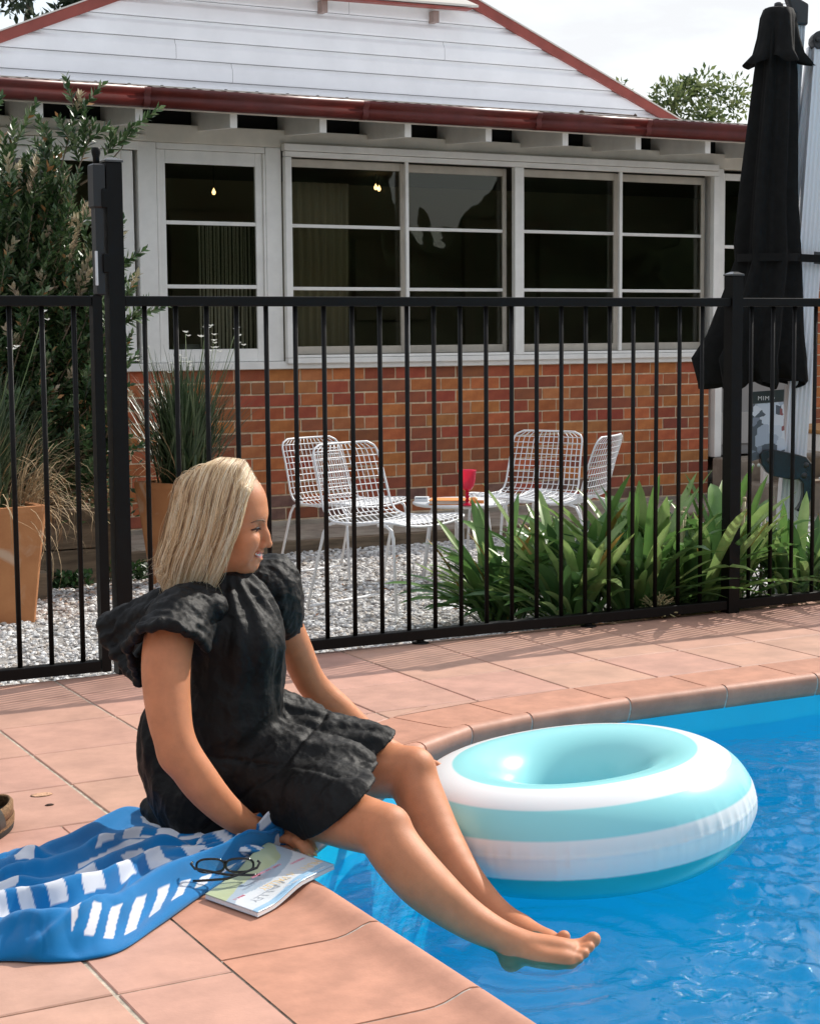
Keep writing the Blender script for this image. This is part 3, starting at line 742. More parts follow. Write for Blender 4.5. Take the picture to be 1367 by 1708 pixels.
# low table
tx, ty = 1.72, 2.42; tz = ground_z(ty); TT = .238
tab = thing('side_table', 'low round white metal table between the wire chairs', 'table', (tx, ty, tz))
m = MB(); m.lathe([(.0001,TT-.012),(.222,TT-.012),(.232,TT-.006),(.232,TT+.002),(.226,TT+.006),(.0001,TT+.006)], (tx,ty,0), 48); m.obj('table_top', M_wire, tab)
for k in range(4):
    a = PI/4+k*PI/2+.35; m = MB(); ca, sa = math.cos(a), math.sin(a)
    m.tube([(tx+ca*.12,ty+sa*.12,TT-.012),(tx+ca*.14,ty+sa*.14,TT-.05),(tx+ca*.18,ty+sa*.18,tz+.003)], .010, 8); m.obj('leg', M_wire, tab)
TT += .006
# pink goblet, orange book, boxes
pt_ = Vector((1.648, 2.215, TT))
gob = thing('goblet', 'pink moulded plastic goblet standing on the low white table', 'goblet', pt_)
M_pink = mat('pink_plastic', (.80,.07,.16), .15, trans=.55); M_pink2 = mat('deep_pink_plastic', (.62,.008,.05), .15, trans=.3)
m = MB(); m.lathe([(.006,.070),(.020,.076),(.033,.095),(.040,.125),(.044,.168),(.0455,.170),(.0445,.172),(.041,.168),(.037,.125),(.030,.098),(.0001,.085)], pt_, 28); m.obj('bowl', M_pink, gob)
m = MB(); m.lathe([(.0001,0),(.040,.001),(.038,.004),(.012,.010),(.007,.016),(.011,.024),(.006,.032),(.012,.042),(.006,.050),(.011,.060),(.006,.070),(.0001,.071)], pt_, 20); m.obj('stem', M_pink2, gob)
def slab(name, c, ang, w, d, z0, z1, m_, label=None, cat=None, parent=None):
    m = MB(); ca, sa = math.cos(ang), math.sin(ang)
    m.obox((c[0], c[1], (z0+z1)/2), (ca,sa,0), (-sa,ca,0), (0,0,1), w/2, d/2, (z1-z0)/2)
    o = m.obj(name, m_, parent, bevel=.0012)
    if label: tagp(o, label, cat)
    return o
A0 = -.62
bk = thing('book', 'closed orange book lying on the low white table', 'book', (1.62, 2.33, TT))
M_or = mat('orange_cloth_cover', (.72,.27,.07), .7)
slab('cover', (1.62,2.33), A0, .20, .145, TT+.0195, TT+.0225, M_or, parent=bk); slab('cover', (1.62,2.33), A0, .20, .145, TT+.0, TT+.003, M_or, parent=bk)
ca, sa = math.cos(A0), math.sin(A0)
slab('spine', (1.62-sa*-1*-.071+0, 2.33-ca*.071), A0, .198, .004, TT+.003, TT+.0195, M_or, parent=bk)
slab('pages', (1.62+.002, 2.33+.003), A0, .194, .134, TT+.003, TT+.0195, mat('paper', (.72,.68,.62), .9), parent=bk)
cb = thing('card_box', 'small white printed box on the left rim of the low white table', 'box', (1.555, 2.53, TT))
slab('carton', (1.560,2.515), A0, .068, .045, TT, TT+.022, mat('white_card', (.70,.72,.74), .5), parent=cb)
slab('printed_band', (1.5602,2.5148), A0, .056, .0465, TT+.013, TT+.020, mat('grey_print', (.32,.36,.42), .6, noise_amt=.8, noise_scale=240), parent=cb)
oj = MB(); oj.lathe([(.0001,0),(.016,.001),(.017,.02),(.013,.026),(.0001,.027)], (1.742,2.31,TT), 14); tagp(oj.obj('jar', mat('orange_lid', (.75,.32,.10), .4)), 'tiny orange jar beside the stem of the pink goblet', 'jar')
# far outdoor table and chair
dt = thing('dining_table', 'white outdoor table with a timber top, cut off by the right edge', 'table', (6.1, 4.2, -.22))
bx('table_top', 5.49, 6.9, 3.9, 4.7, .372, .400, mat('oiled_timber', (.50,.26,.10), .5, noise_amt=.2, noise_scale=12), dt)
bx('apron', 5.50, 6.9, 3.93, 3.96, .25, .370, M_white, dt); bx('apron', 5.50, 5.53, 3.963, 4.66, .25, .370, M_white, dt)
for (x, y) in ((5.515,3.945),(5.515,4.63)): bx('leg', x-.013, x+.045, y-.013, y+.03, -.23, .249, M_white, dt)
dc = thing('dining_chair', 'white chair tucked at the outdoor table by the right edge', 'chair', (5.55, 3.55, -.2))
m = MB(); G = []
for i in range(9):
    a = -1+i/4; G.append([(5.46+.22*(i/8), 3.62-.05*(1-a*a), z+.03*(1-a*a)*k) for k, z in ((0,.12),(0,.2),(1,.30),(1,.38+.0))])
m.grid(G); o = m.obj('backrest', M_white, dc); s = o.modifiers.new('s','SOLIDIFY'); s.thickness = .014
bx('seat', 5.44, 5.84, 3.60, 3.98, .06, .085, M_white, dc, .01)
for (x, y) in ((5.46,3.62),(5.82,3.62),(5.46,3.96),(5.82,3.96)):
    m = MB(); m.tube([(x,y,-.21),(x,y,.13 if y > 3.7 else .2)], .013, 8); m.obj('leg', M_white, dc)
# ================================================================== closed cantilever umbrella
UO = Vector((2.446, .859, 0)); UA = Vector((.8807, -.4736, 0)).normalized(); UB = Vector((.4736, .8807, 0)).normalized()   # UB points away from the pool
def up(a, z, b=0.): return UO+UA*a+UB*b+Vector((0,0,z))
umb = thing('cantilever_umbrella', 'closed black cantilever umbrella on ribbed aluminium masts behind the fence', 'umbrella', up(.02,-.08))
M_alu = mat('ribbed_aluminium', (.72,.74,.78), .4, metal=.1); M_cap = mat('dark_grey_plastic', (.035,.035,.037), .5)
M_can = mat('black_canopy_cloth', (.006,.0058,.0055), .85, noise_amt=.3, noise_scale=30, bump=.3, bump_scale=300, spec=.25)
def ribbed(p0, p1, w, d, m_, name, ribs=5):
    p0, p1 = Vector(p0), Vector(p1); t = (p1-p0).normalized(); ax = (UA-t*UA.dot(t)).normalized(); ay = t.cross(ax).normalized()
    sec = []
    n = ribs*2+1
    for s in (-1, 1):
        for i in range(n+1):
            k = i if s < 0 else n-i
            sec.append((-w/2+w*k/n, s*(d/2-(.004 if k % 2 else 0))))
    G = [[p+ax*x+ay*y for x, y in sec] for p in (p0, p1)]
    m = MB(); m.grid(G, False, closed_v=True); L = len(sec); m.add([G[0][i] for i in range(L)], [tuple(range(L-1,-1,-1))]); m.add([G[1][i] for i in range(L)], [tuple(range(L))])
    return m.obj(name, m_, umb)
ribbed(up(.016,-.10,.0), up(.158,2.290,0), .098, .075, M_alu, 'mast')
ribbed(up(.012,1.30,.05), up(.116,2.285,.05), .036, .06, M_alu, 'strut', 2)
ribbed(up(.010,1.20,-.0+.11), up(.064,2.385,.06), .042, .05, M_alu, 'arm', 3)
m = MB(); out = [(-.001,2.496),(.045,2.492),(.094,2.464),(.092,2.375),(.036,2.378),(.037,2.425),(.022,2.436)]
m.extrude([up(a,z,.02) for a, z in out], UB*.07); m.obj('arm_cap', M_cap, umb, bevel=.008)
m = MB(); out = [(.098,2.300),(.100,2.318),(.112,2.336),(.150,2.347),(.23,2.350),(.235,2.262),(.118,2.264),(.104,2.276)]
m.extrude([up(a,z,-.045) for a, z in out], UB*.095); mc = m.obj('mast_cap', M_cap, umb, bevel=.006)
m = MB(); m.tube([up(.118,2.302,-.052), up(.118,2.302,-.044)], .012, 14); m.obj('bolt', mat('bolt', (.02,.02,.02), .3), mc)
# canopy: folds gathered round the hub, flaring to a scalloped hem
def canopy(levels, nf, name, amp, hem=None, seed=0, bend=0.):
    r = random.Random(seed); N = 96; ph = [r.uniform(0, 6.28) for _ in range(6)]; G = []
    for li, (z, xl, xr, fa, dep) in enumerate(levels):
        c = (xl+xr)/2; w = (xr-xl)/2; row = []
        for i in range(N):
            th = 2*PI*i/N
            f_ = math.sin(nf*th+ph[0]+.5*math.sin(2*th+ph[1])+.25*li*.4); f2 = math.sin((nf*2+1)*th+ph[2]+.3*li)
            k = 1+fa*(-.5+.5*f_)*1.15+fa*.25*f2
            zz = z
            if hem and li == len(levels)-1: zz = z+hem*(.5-.5*math.cos(nf*th+ph[0]-1.2))
            row.append(up(c+math.cos(th)*w*k, zz, -.02+math.sin(th)*w*dep*k))
        G.append(row)
    m = MB(); m.grid(G, True, closed_v=True); o = m.obj(name, M_can, umb); s = o.modifiers.new('s','SOLIDIFY'); s.thickness = .002; return o
canopy([(2.42,-.09,.0,.1,.9),(2.34,-.12,.02,.2,.9),(2.16,-.143,.035,.3,.85),(1.95,-.165,.038,.34,.85),(1.66,-.198,.040,.36,.8),(1.45,-.215,.055,.36,.8),(1.385,-.208,.060,.30,.8),(1.33,-.225,.062,.34,.8),(1.20,-.27,.066,.38,.75),(1.06,-.318,.072,.42,.72),(.96,-.378,.080,.46,.7),(.86,-.352,.088,.50,.7),(.825,-.345,.078,.5,.7)], 6, 'canopy', 0, hem=.05, seed=3)
sk = canopy([(2.437,-.085,-.005,.0,1),(2.432,-.108,.018,.05,1),(2.40,-.122,.030,.12,1),(2.32,-.135,.042,.2,1),(2.25,-.155,.060,.32,1),(2.195,-.200,.100,.42,1)], 5, 'vent_flap', 0, hem=.035, seed=8)
m = MB(); m.lathe([(.045,2.437),(.045,2.443),(.030,2.446),(.0001,2.447)], up(-.045,0), 20); m.lathe([(.020,2.446),(.018,2.462),(.010,2.466),(.0001,2.467)], up(-.04,0), 8); m.obj('hub', M_cap, umb)
m = MB(); m.tube([up(-.03,2.458), up(.0,2.464,.02), up(.02,2.468,.04)], .0012, 5); m.obj('cord', M_cap, umb)
m = MB(); G = []
for i in range(60):
    th = 2*PI*i/60; w = .140; G.append([up(-.072+math.cos(th)*w, 1.388+z, -.02+math.sin(th)*w*.8) for z in (-.017,.017)])
m.grid(G, True, closed_u=True); o = m.obj('strap', M_can, umb); 
m = MB(); m.extrude([up(.05,1.402,-.09), up(.24,1.392,-.05), up(.24,1.362,-.05), up(.05,1.368,-.09)], UB*.004); m.obj('strap_tail', M_can, o)
m = MB(); m.extrude([up(.112,1.412,-.075), up(.165,1.408,-.065), up(.165,1.356,-.065), up(.112,1.360,-.075)], UB*.006); m.obj('buckle', M_cap, o)
# crank handle
out = [(-.112,.548),(-.095,.566),(-.05,.568),(.055,.545),(.088,.535),(.112,.505),(.122,.462),(.120,.395),(.110,.345),(.095,.315),(.070,.298),(.052,.300),(.050,.308),(.060,.318),(.072,.340),(.078,.375),(.076,.420),(.060,.438),(.030,.436),(-.055,.452),(-.085,.472),(-.105,.505)]
m = MB(); m.extrude([up(a-.005,z,-.115) for a, z in out], UB*.05); hd = m.obj('crank_handle', mat('glossy_black_plastic', (.008,.008,.008), .18), umb, bevel=.008)
for (a, z) in ((-.075,.520),(.082,.500),(.075,.455)):
    m = MB(); m.lathe([(.0001,-.004),(.012,-.002),(.014,.004),(.0001,.005)], (0,0,0), 12)
    m.v = [tuple(up(a, z, -.118)+UA*x+UB*z_+Vector((0,0,y))) for x, y, z_ in m.v]; m.obj('rivet', M_cap, hd)
# printed board hung on the mast
tg = thing('poster', 'grey photo-collage poster with a dark heading, hanging below the black canopy', 'poster', up(-.08,.66,-.10))
M_print = mat('poster_print', (.35,.37,.42), .35)
nt = M_print.node_tree; vr = nt.nodes.new('ShaderNodeTexVoronoi'); vr.inputs['Scale'].default_value = 24; vr.distance = 'CHEBYCHEV'; tco = [x for x in nt.nodes if x.type == 'TEX_COORD'][0]
rm = nt.nodes.new('ShaderNodeValToRGB'); rm.color_ramp.interpolation = 'CONSTANT'
for pos, c in ((0,(.10,.11,.13,1)),(.25,(.42,.46,.55,1)),(.5,(.62,.66,.74,1)),(.68,(.25,.27,.33,1)),(.82,(.30,.10,.10,1)),(.9,(.72,.74,.80,1))):
    e = rm.color_ramp.elements[0] if pos == 0 else rm.color_ramp.elements.new(pos); e.position = pos; e.color = c
rm.color_ramp.elements.remove(rm.color_ramp.elements[-1]) if len(rm.color_ramp.elements) > 6 else None
nt.links.new(tco.outputs['Object'], vr.inputs['Vector']); sep = nt.nodes.new('ShaderNodeSeparateColor'); nt.links.new(vr.outputs['Color'], sep.inputs[0]); nt.links.new(sep.outputs[0], rm.inputs[0]); nt.links.new(rm.outputs[0], nt.nodes['Principled BSDF'].inputs['Base Color'])
m = MB(); m.extrude([up(-.160,.762,-.10), up(-.012,.772,-.085), up(-.002,.56,-.085), up(-.155,.515,-.10)], UB*.004); m.obj('board', M_print, tg)
m = MB(); m.extrude([up(-.161,.815,-.101), up(-.010,.825,-.086), up(-.012,.773,-.086), up(-.160,.763,-.101)], UB*.005); m.obj('heading_band', mat('dark_heading', (.03,.035,.03), .4), tg)
def text(s, size, origin, xdir, ydir, m_, name, parent, spacing=1.0, label=None):
    cu = bpy.data.curves.new(name, 'FONT'); cu.body = s; cu.size = size; cu.extrude = .0003; cu.space_character = spacing; cu.resolution_u = 3
    tmp = bpy.data.objects.new('tmp', cu); COL.objects.link(tmp); dg = bpy.context.evaluated_depsgraph_get(); me = bpy.data.meshes.new_from_object(tmp.evaluated_get(dg)); bpy.data.objects.remove(tmp)
    xdir, ydir = Vector(xdir).normalized(), Vector(ydir).normalized(); zd = xdir.cross(ydir)
    for v in me.vertices: v.co = Vector(origin)+xdir*v.co.x+ydir*v.co.y+zd*v.co.z
    me.materials.clear(); me.materials.append(m_); me.name = name
    o = bpy.data.objects.new(name, me); COL.objects.link(o); adopt(o, parent); return o
text('MIMO', .026, up(-.128,.780,-.1045), UA, (0,0,1), mat('white_lettering', (.75,.75,.75), .5), 'lettering', tg, 1.15)
for k in range(4):
    a = -.145+.028*k; m = MB(); m.lathe([(.0001,-.009),(.009,-.004),(.009,.004),(.0001,.009)], up(a,.500,-.10), 10); m.obj('edge_bead', mat('pale_bead', (.6,.6,.55), .5), tg)
# ================================================================== planting
def leafmat(name, c, c2, rough=.45, trans=.25, spec=.5, sc_=8.):
    m = mat(name, c, rough, col2=c2, noise_scale=sc_, trans=trans, spec=spec); return m
M_aga = [leafmat('strap_leaf', (.17,.30,.08), (.10,.22,.055), .30, .35), leafmat('bright_strap_leaf', (.32,.43,.16), (.20,.34,.09), .32, .35), leafmat('deep_strap_leaf', (.05,.12,.04), (.07,.15,.045), .30)]
M_yel = leafmat('yellowing_leaf', (.42,.24,.05), (.30,.22,.06), .6)
M_dry = mat('dry_straw', (.42,.30,.17), .8, noise_amt=.35, noise_scale=30)
M_ter = mat('terracotta_pot', (.52,.23,.09), .8, col2=(.42,.17,.065), noise_scale=5, bump=.35, bump_scale=60)
nt = M_ter.node_tree; tl_ = nt.nodes.new('ShaderNodeTexNoise'); tl_.inputs['Scale'].default_value = 7; tl_.inputs['Detail'].default_value = 9; tl_.inputs['Distortion'].default_value = .8; rl_ = nt.nodes.new('ShaderNodeMapRange'); rl_.inputs[1].default_value = .56; rl_.inputs[2].default_value = .68; rl_.inputs[4].default_value = .7
ml_ = nt.nodes.new('ShaderNodeMix'); ml_.data_type = 'RGBA'; ml_.inputs[7].default_value = (.60,.46,.34,1); bl_ = nt.nodes['Principled BSDF'].inputs['Base Color']; sk_ = bl_.links[0].from_socket; tq_ = [q for q in nt.nodes if q.type == 'TEX_COORD'][0]
nt.links.new(tq_.outputs['Object'], tl_.inputs['Vector']); nt.links.new(tl_.outputs['Fac'], rl_.inputs[0]); nt.links.new(rl_.outputs[0], ml_.inputs[0]); nt.links.new(sk_, ml_.inputs[6]); nt.links.new(ml_.outputs[2], bl_)
def strap_leaf_mesh(L, w, lean, droop, twist, m_, seed, nseg=9):
    # an arching strap: midrib groove, pointed tip
    r = random.Random(seed); p = Vector((0,0,0)); a = lean; G = []
    for i in range(nseg+1):
        t = i/nseg; ww = w*(.45+.55*min(1, t*3.2))*(1-max(0, (t-.72)/.28)**2.2)*.5+.0004
        d = Vector((math.sin(a), 0, math.cos(a))); n_ = Vector((math.cos(a), 0, -math.sin(a)))
        tw = twist*t; y = Vector((0,1,0))*math.cos(tw)+n_*math.sin(tw); n2 = n_*math.cos(tw)-Vector((0,1,0))*math.sin(tw)
        G.append([p-y*ww-n2*ww*-.10, p-y*ww*.5+n2*ww*.10, p+n2*ww*.26, p+y*ww*.5+n2*ww*.10, p+y*ww+n2*ww*.10])
        G[-1] = [p-y*ww, p-y*ww*.5+n2*ww*.22, p+n2*ww*.36, p+y*ww*.5+n2*ww*.22, p+y*ww]
        p = p+d*(L/nseg); a += droop/nseg*(.3+1.4*t)
    m = MB(); m.grid(G, True); return m.mesh('leaf', m_)
aga_me = []
for k in range(18):
    r = random.Random(100+k)
    aga_me.append(strap_leaf_mesh(r.uniform(.42,.62), r.uniform(.044,.060), r.uniform(.08,.55), r.uniform(.4,1.9), r.uniform(-.5,.5), M_aga[k % 3], k))
aga_low = [strap_leaf_mesh(random.Random(k).uniform(.40,.55), .034, random.Random(k).uniform(.75,1.0), random.Random(k).uniform(.5,1.2), random.Random(k).uniform(-.6,.6), M_aga[k % 3], k) for k in range(6)]
aga_yel = strap_leaf_mesh(.5, .034, .25, .6, .3, M_yel, 3)
def agapanthus(x, y, n, label, s=1., low=8, left=False, seed=0):
    r = random.Random(seed); z = ground_z(y)+.005
    t = thing('agapanthus', label, 'plant', (x, y, z), 0, 'strappy agapanthus plants along the fence')
    cr_ = MB(); cr_.lathe([(.03,-.01),(.05,.02),(.045,.07),(.02,.11),(.0001,.12)], n=10); cr_.obj('leaf_base', M_aga[2], t, False)
    for i in range(n+low):
        lowf = i >= n
        me = aga_yel if (i % 23 == 11) else (aga_low[i % 6] if lowf else aga_me[r.randrange(18)])
        o = bpy.data.objects.new('leaf', me); COL.objects.link(o); o.parent = t
        a = r.uniform(0, 2*PI)
        if left and lowf: a = r.uniform(2.2, 4.0)
        rr_ = r.uniform(0, .06); o.location = (math.cos(a)*rr_+r.uniform(-.07,.07), math.sin(a)*rr_+r.uniform(-.03,.03), r.uniform(0,.03))
        k = s*r.uniform(.74, 1.08); o.scale = (k, k*r.uniform(.85,1.1), k); o.rotation_euler = (r.uniform(-.08,.08), r.uniform(-.1,.12), a)
    return t
AG = [(.97,.78,46,'agapanthus at the left end of the row, its lowest leaves reaching over the gravel',.84,26,True),
      (1.10,.48,48,'agapanthus pressed against the fence just behind the spent flower head',.82,20,True),
      (1.27,.74,50,'agapanthus behind the fence with one orange dying leaf standing in it',.98,8,False),
      (1.40,.46,46,'agapanthus against the fence, midway between flower head and square post',.95,14,False),
      (1.60,.76,50,'tall agapanthus below the wire chair seen from the side',1.06,8,False),
      (1.70,.44,44,'agapanthus just left of the square fence post',.93,14,False),
      (1.96,.66,46,'agapanthus directly behind the square fence post',.98,9,False),
      (2.20,.46,40,'agapanthus immediately right of the square fence post',.80,10,False),
      (2.46,.56,36,'agapanthus in front of the umbrella mast',.74,8,False),
      (2.74,.50,34,'agapanthus at the right edge of the photo',.72,8,False)]
for i, (x, y, n, lab, s, low, left) in enumerate(AG): agapanthus(x, y, int(n*1.35), lab, s, int(low*1.3), left, seed=40+i)
# leaves that poke through onto the tiles
poke = bpy.data.objects['agapanthus.001']
for (x, y, a, L, dr_) in ((1.40,.36,-1.1,.36,.7),(1.36,.34,-.75,.30,.5),(1.58,.38,-.55,.46,1.1),(1.9,.36,-.9,.34,1.2),(1.15,.34,-2.6,.26,.9)):
    o = bpy.data.objects.new('leaf', strap_leaf_mesh(L*1.1, .030, 1.0, dr_, .3, M_aga[2], int(x*100))); COL.objects.link(o); o.location = (x, y, .02); o.rotation_euler = (0,0,a); adopt(o, poke)
SL = ['cut stalk with tan tip, left of the pair beside the fence post','cut stalk right beside another, a little nearer the square post','short cut stalk behind the pair left of the square post','pale stalk standing immediately right of the square fence post','shorter tan-tipped stalk in front of the umbrella mast','cut stalk rising below the wire chair seen from the side']
for i, (x, y, h) in enumerate(((1.62,.50,.36),(1.67,.55,.37),(1.69,.62,.30),(1.93,.5,.40),(2.12,.60,.33),(1.46,.62,.37))):
    m = MB(); z0 = ground_z(y); m.tube([(x,y,z0),(x+.01,y,h*.6),(x+.02,y,h-.01)], [.0075,.007,.0065], 8); m.lathe([(.0065,h-.012),(.0085,h-.002),(.007,h+.006),(.0001,h+.004)], (x+.02,y,0), 8)
    tagp(m.obj('cut_stalk', mat('pale_stalk', (.34,.36,.20), .6, col2=(.50,.36,.22), noise_scale=14)), SL[i], 'stalk', 'cut stalks among the agapanthus')
# spent flower head lying on the tiles
fh = thing('spent_flower_head', 'tan withered flower head lying on the tiles at the fence foot', 'flower head', (1.345,.262,.03))
m = MB(); r = random.Random(4)
for k in range(130):
    a, e = r.uniform(0, 6.28), r.uniform(.0, 1.5); d = Vector((math.cos(a)*math.cos(e), math.sin(a)*math.cos(e), math.sin(e))); L = r.uniform(.05,.095)
    c = Vector((1.345,.262,.012)); mid = c+d*L*.6+Vector((r.uniform(-.01,.01),r.uniform(-.01,.01),r.uniform(-.01,.01))); m.tube([c, mid, c+d*L+Vector((0,0,-.01))], [.0016,.0015,.003], 4)
m.obj('dry_umbel', mat('withered_flower', (.40,.29,.15), .8, col2=(.20,.22,.09), noise_scale=25), fh, kind='stuff')
def litter(n, x0, x1, y0, y1, zf, m_, label, name, seed, size=.02):
    r = random.Random(seed); V = []; F = []
    for k in range(n):
        x, y = r.uniform(x0,x1), r.uniform(y0,y1); a = r.uniform(0,6.28); L = size*r.uniform(.5,1.4); w = L*r.uniform(.2,.45); z = zf(y)+r.uniform(.004,.014)
        d = Vector((math.cos(a), math.sin(a), r.uniform(-.2,.5))); s = Vector((-math.sin(a), math.cos(a), r.uniform(-.4,.4))); c = Vector((x,y,z)); b = len(V)
        V += [c-d*L, c-s*w+Vector((0,0,.004)), c+d*L, c+s*w+Vector((0,0,.004))]; F += [(b,b+1,b+2),(b,b+2,b+3)]
    m = MB(); m.add(V, F); return m.obj(name, m_, None, kind='stuff', label=label, cat='litter')
litter(60, 1.0, 2.0, .20, .34, lambda y: .0, M_dry, 'dry curled leaf scraps along the fence foot', 'leaf_litter', 1, .03)
litter(90, -.4, 3.2, .6, 4.2, ground_z, mat('brown_leaf', (.22,.10,.045), .8), 'brown dead leaves scattered over the gravel', 'fallen_leaves', 2, .026)
litter(700, -.35, .75, 2.6, 4.1, ground_z, mat('pinkish_chip', (.42,.28,.20), .9), 'pinkish bark chips on the gravel beside the planter', 'bark_chips', 5, .016)

# square terracotta pots
def pot(x, y, z0, h, wt, wb, rz, label):
    t = thing('terracotta_pot', label, 'pot', (x, y, z0)); ca, sa = math.cos(rz), math.sin(rz)
    def ring_(w, z, rad=.14):
        out = []
        for q in range(4):
            for k in range(5):
                a = q*PI/2+k*PI/8; cx_ = w/2*(1-rad)*(1 if q in (0,3) else -1); cy_ = w/2*(1-rad)*(1 if q in (0,1) else -1)
                px, py = cx_+w/2*rad*math.cos(a), cy_+w/2*rad*math.sin(a); out.append((x+px*ca-py*sa, y+px*sa+py*ca, z0+z))
        return out
    m = MB(); G = [ring_(wb, 0), ring_(wb+(wt-wb)*.5, h*.5), ring_(wt, h*.93), ring_(wt*1.012, h*.95), ring_(wt*1.012, h), ring_(wt*.86, h), ring_(wt*.84, h*.90)]
    m.grid(G, False, closed_v=True); m.obj('pot_wall', M_ter, t, True)
    m = MB(); m.add(ring_(wt*.84, h*.905), [tuple(range(20))]); m.obj('soil', bpy.data.materials['soil'], t); return t
pot(-.700,2.31,-.135,.50,.44,.35,.12,'tapered terracotta pot with white lime stains at the left edge, behind the gate')
pot(.545,3.19,-.175,.52,.34,.24,.45,'terracotta pot behind the woman\'s hair, holding dark grass with white flowers')
def blades(n, c, h0, h1, spread, w, seed, droopk=.5, az=None, dark=1.):
    r = np.random.default_rng(seed); V = []; F = []
    for k in range(n):
        a = r.uniform(0, 2*PI) if az is None else r.uniform(*az); h = r.uniform(h0, h1); le = abs(r.normal(0, spread)); dr = r.uniform(.1, droopk)*(1+le)
        p = np.array(c)+np.array([r.normal(0,.045), r.normal(0,.045), 0]); d2 = np.array([math.cos(a), math.sin(a), 0]); s = np.array([-d2[1], d2[0], 0])*w*r.uniform(.6,1.1)/2; ang = le; ns = 7; b = len(V)
        for i in range(ns+1):
            t = i/ns; ww = s*(1-t**2.5)+s*.04; V += [p-ww, p+ww]; p = p+(d2*math.sin(ang)+np.array([0,0,math.cos(ang)]))*h/ns; ang += dr/ns*(.5+t)
        F += [(b+2*i, b+2*i+1, b+2*i+3, b+2*i+2) for i in range(ns)]
    return np.array(V), np.array(F)
M_dk = leafmat('dark_blade', (.05,.085,.035), (.022,.045,.02), .38, .12, sc_=14); M_dk2 = leafmat('grey_green_blade', (.12,.16,.085), (.05,.08,.04), .4, .12, sc_=14)
def iris(x, y, z, n, h0, h1, label, seed, flowers, dead):
    t = thing('wild_iris', label, 'plant', (x, y, z)); sp = .30
    V, F = blades(n, (x,y,z), h0, h1, sp, .011, seed); npmesh('blades', V, F, M_dk, True, t, kind='stuff')
    V, F = blades(n//3, (x,y,z), h0, h1*1.05, sp*1.2, .010, seed+1); npmesh('blades', V, F, M_dk2, True, t, kind='stuff')
    V, F = blades(dead, (x,y,z), h0*.7, h1*.9, 1.0, .006, seed+2, 2.2); npmesh('dry_blades', V, F, M_dry, True, t, kind='stuff')
    r = random.Random(seed); M_st = mat('flower_stem', (.12,.17,.06), .6); M_fl = mat('white_petal', (.75,.76,.72), .5, trans=.3)
    for k in range(flowers):
        a = r.uniform(0,6.28); L = r.uniform(.72,.98); le = r.uniform(.05,.36); dx, dy = math.cos(a)*le, math.sin(a)*le
        p = [Vector((x+dx*L*t+.02*math.sin(3*t+a), y+dy*L*t, z+L*t*(1-.12*t))) for t in (0,.35,.7,1)]
        m = MB(); m.tube(p, [.0026,.0024,.002,.0015], 5); s_ = m.obj('flower_stem', M_st, t); m = MB()
        for q in range(3):
            e = p[-1]+Vector((r.uniform(-.03,.03), r.uniform(-.03,.03), r.uniform(-.05,.01))) if q else p[-1]
            for j in range(5):
                b_ = j*1.256+q; d_ = Vector((math.cos(b_), math.sin(b_), .5)); sd = Vector((-math.sin(b_), math.cos(b_), 0))*.006; m.add([e, e+d_*.010-sd, e+d_*.019, e+d_*.010+sd], [(0,1,2,3)])
        m.obj('flower', M_fl, s_)
iris(-.70,2.31,.32,420,.38,.66,'clump of dark strappy grass spilling from the lime-stained pot at the left edge',11,12,110)
iris(.56,3.19,.30,620,.36,.72,'clump of dark strappy grass with thin white flowers, above the woman\'s head',21,14,70)
# straw hanging down the side of the left pot
V, F = blades(170, (-.50,2.34,.33), .25, .55, 1.1, .005, 77, 2.9, az=(-1.4,1.2)); npmesh('dry_grass_fall', V, F, M_dry, True, None, label='pale straw hanging down the right side of the lime-stained pot', cat='dry grass', kind='stuff')

# timber planter left of the ledge
pl = thing('timber_planter', 'planter of stacked weathered timber sleepers behind the gate', 'planter', (-.6,3.8,-.2))
for k, (z0, z1) in enumerate(((-.22,-.003),(.003,.205))):
    bx('sleeper', -2.2, .235, 3.44+.004*k, 3.55, z0, z1, M_timber, pl, .006); bx('sleeper', .128, .235, 3.553, 4.32, z0, z1, M_timber, pl, .006)
bx('sleeper', -.62, -.215, 2.93, 3.03, -.22, -.035, M_timber, pl, .006); bx('corner_stake', .255, .33, 3.60, 3.68, -.25, .16, M_timber, pl, .006)
bx('planter_soil', -2.2, .127, 3.552, 4.3, -.2, .16, bpy.data.materials['soil'], pl)
# low ivy at the foot of planter
def leaf_cloud(name, centers, n, L, w, m_list, seed, parent=None, up_=.3, **tags):
    r = np.random.default_rng(seed); obs = []; K = len(m_list)
    cs = np.array([c[:3] for c in centers]); rs = np.array([c[3] if len(c) == 4 else 0 for c in centers]); 
    idx = r.integers(0, len(cs), n); d = r.normal(size=(n,3)); d /= np.linalg.norm(d, axis=1)[:,None]; rad = r.random(n)**.45
    P = cs[idx]+d*(rs[idx]*rad)[:,None]
    a = d*.6+r.normal(size=(n,3))*.55+np.array([0,0,up_]); a /= np.linalg.norm(a, axis=1)[:,None]
    s = np.cross(a, r.normal(size=(n,3))); s /= np.linalg.norm(s, axis=1)[:,None]; nn = np.cross(a, s)
    l = L*r.uniform(.6,1.25,n)[:,None]; ww = w*r.uniform(.7,1.2,n)[:,None]
    V = np.stack([P, P+a*l*.45-s*ww*.5+nn*ww*.12, P+a*l, P+a*l*.45+s*ww*.5+nn*ww*.12], 1).reshape(-1,3); F = np.arange(n*4).reshape(n,4)
    o = npmesh(name, V, F, None, False, parent, True, **tags)
    for mm in m_list: o.data.materials.append(mm)
    o.data.polygons.foreach_set('material_index', r.integers(0, K, len(o.data.polygons))); return o
M_ivy = [leafmat('ivy_leaf', (.05,.12,.03), (.02,.06,.02)), leafmat('ivy_leaf_dark', (.03,.07,.02), (.015,.04,.015))]
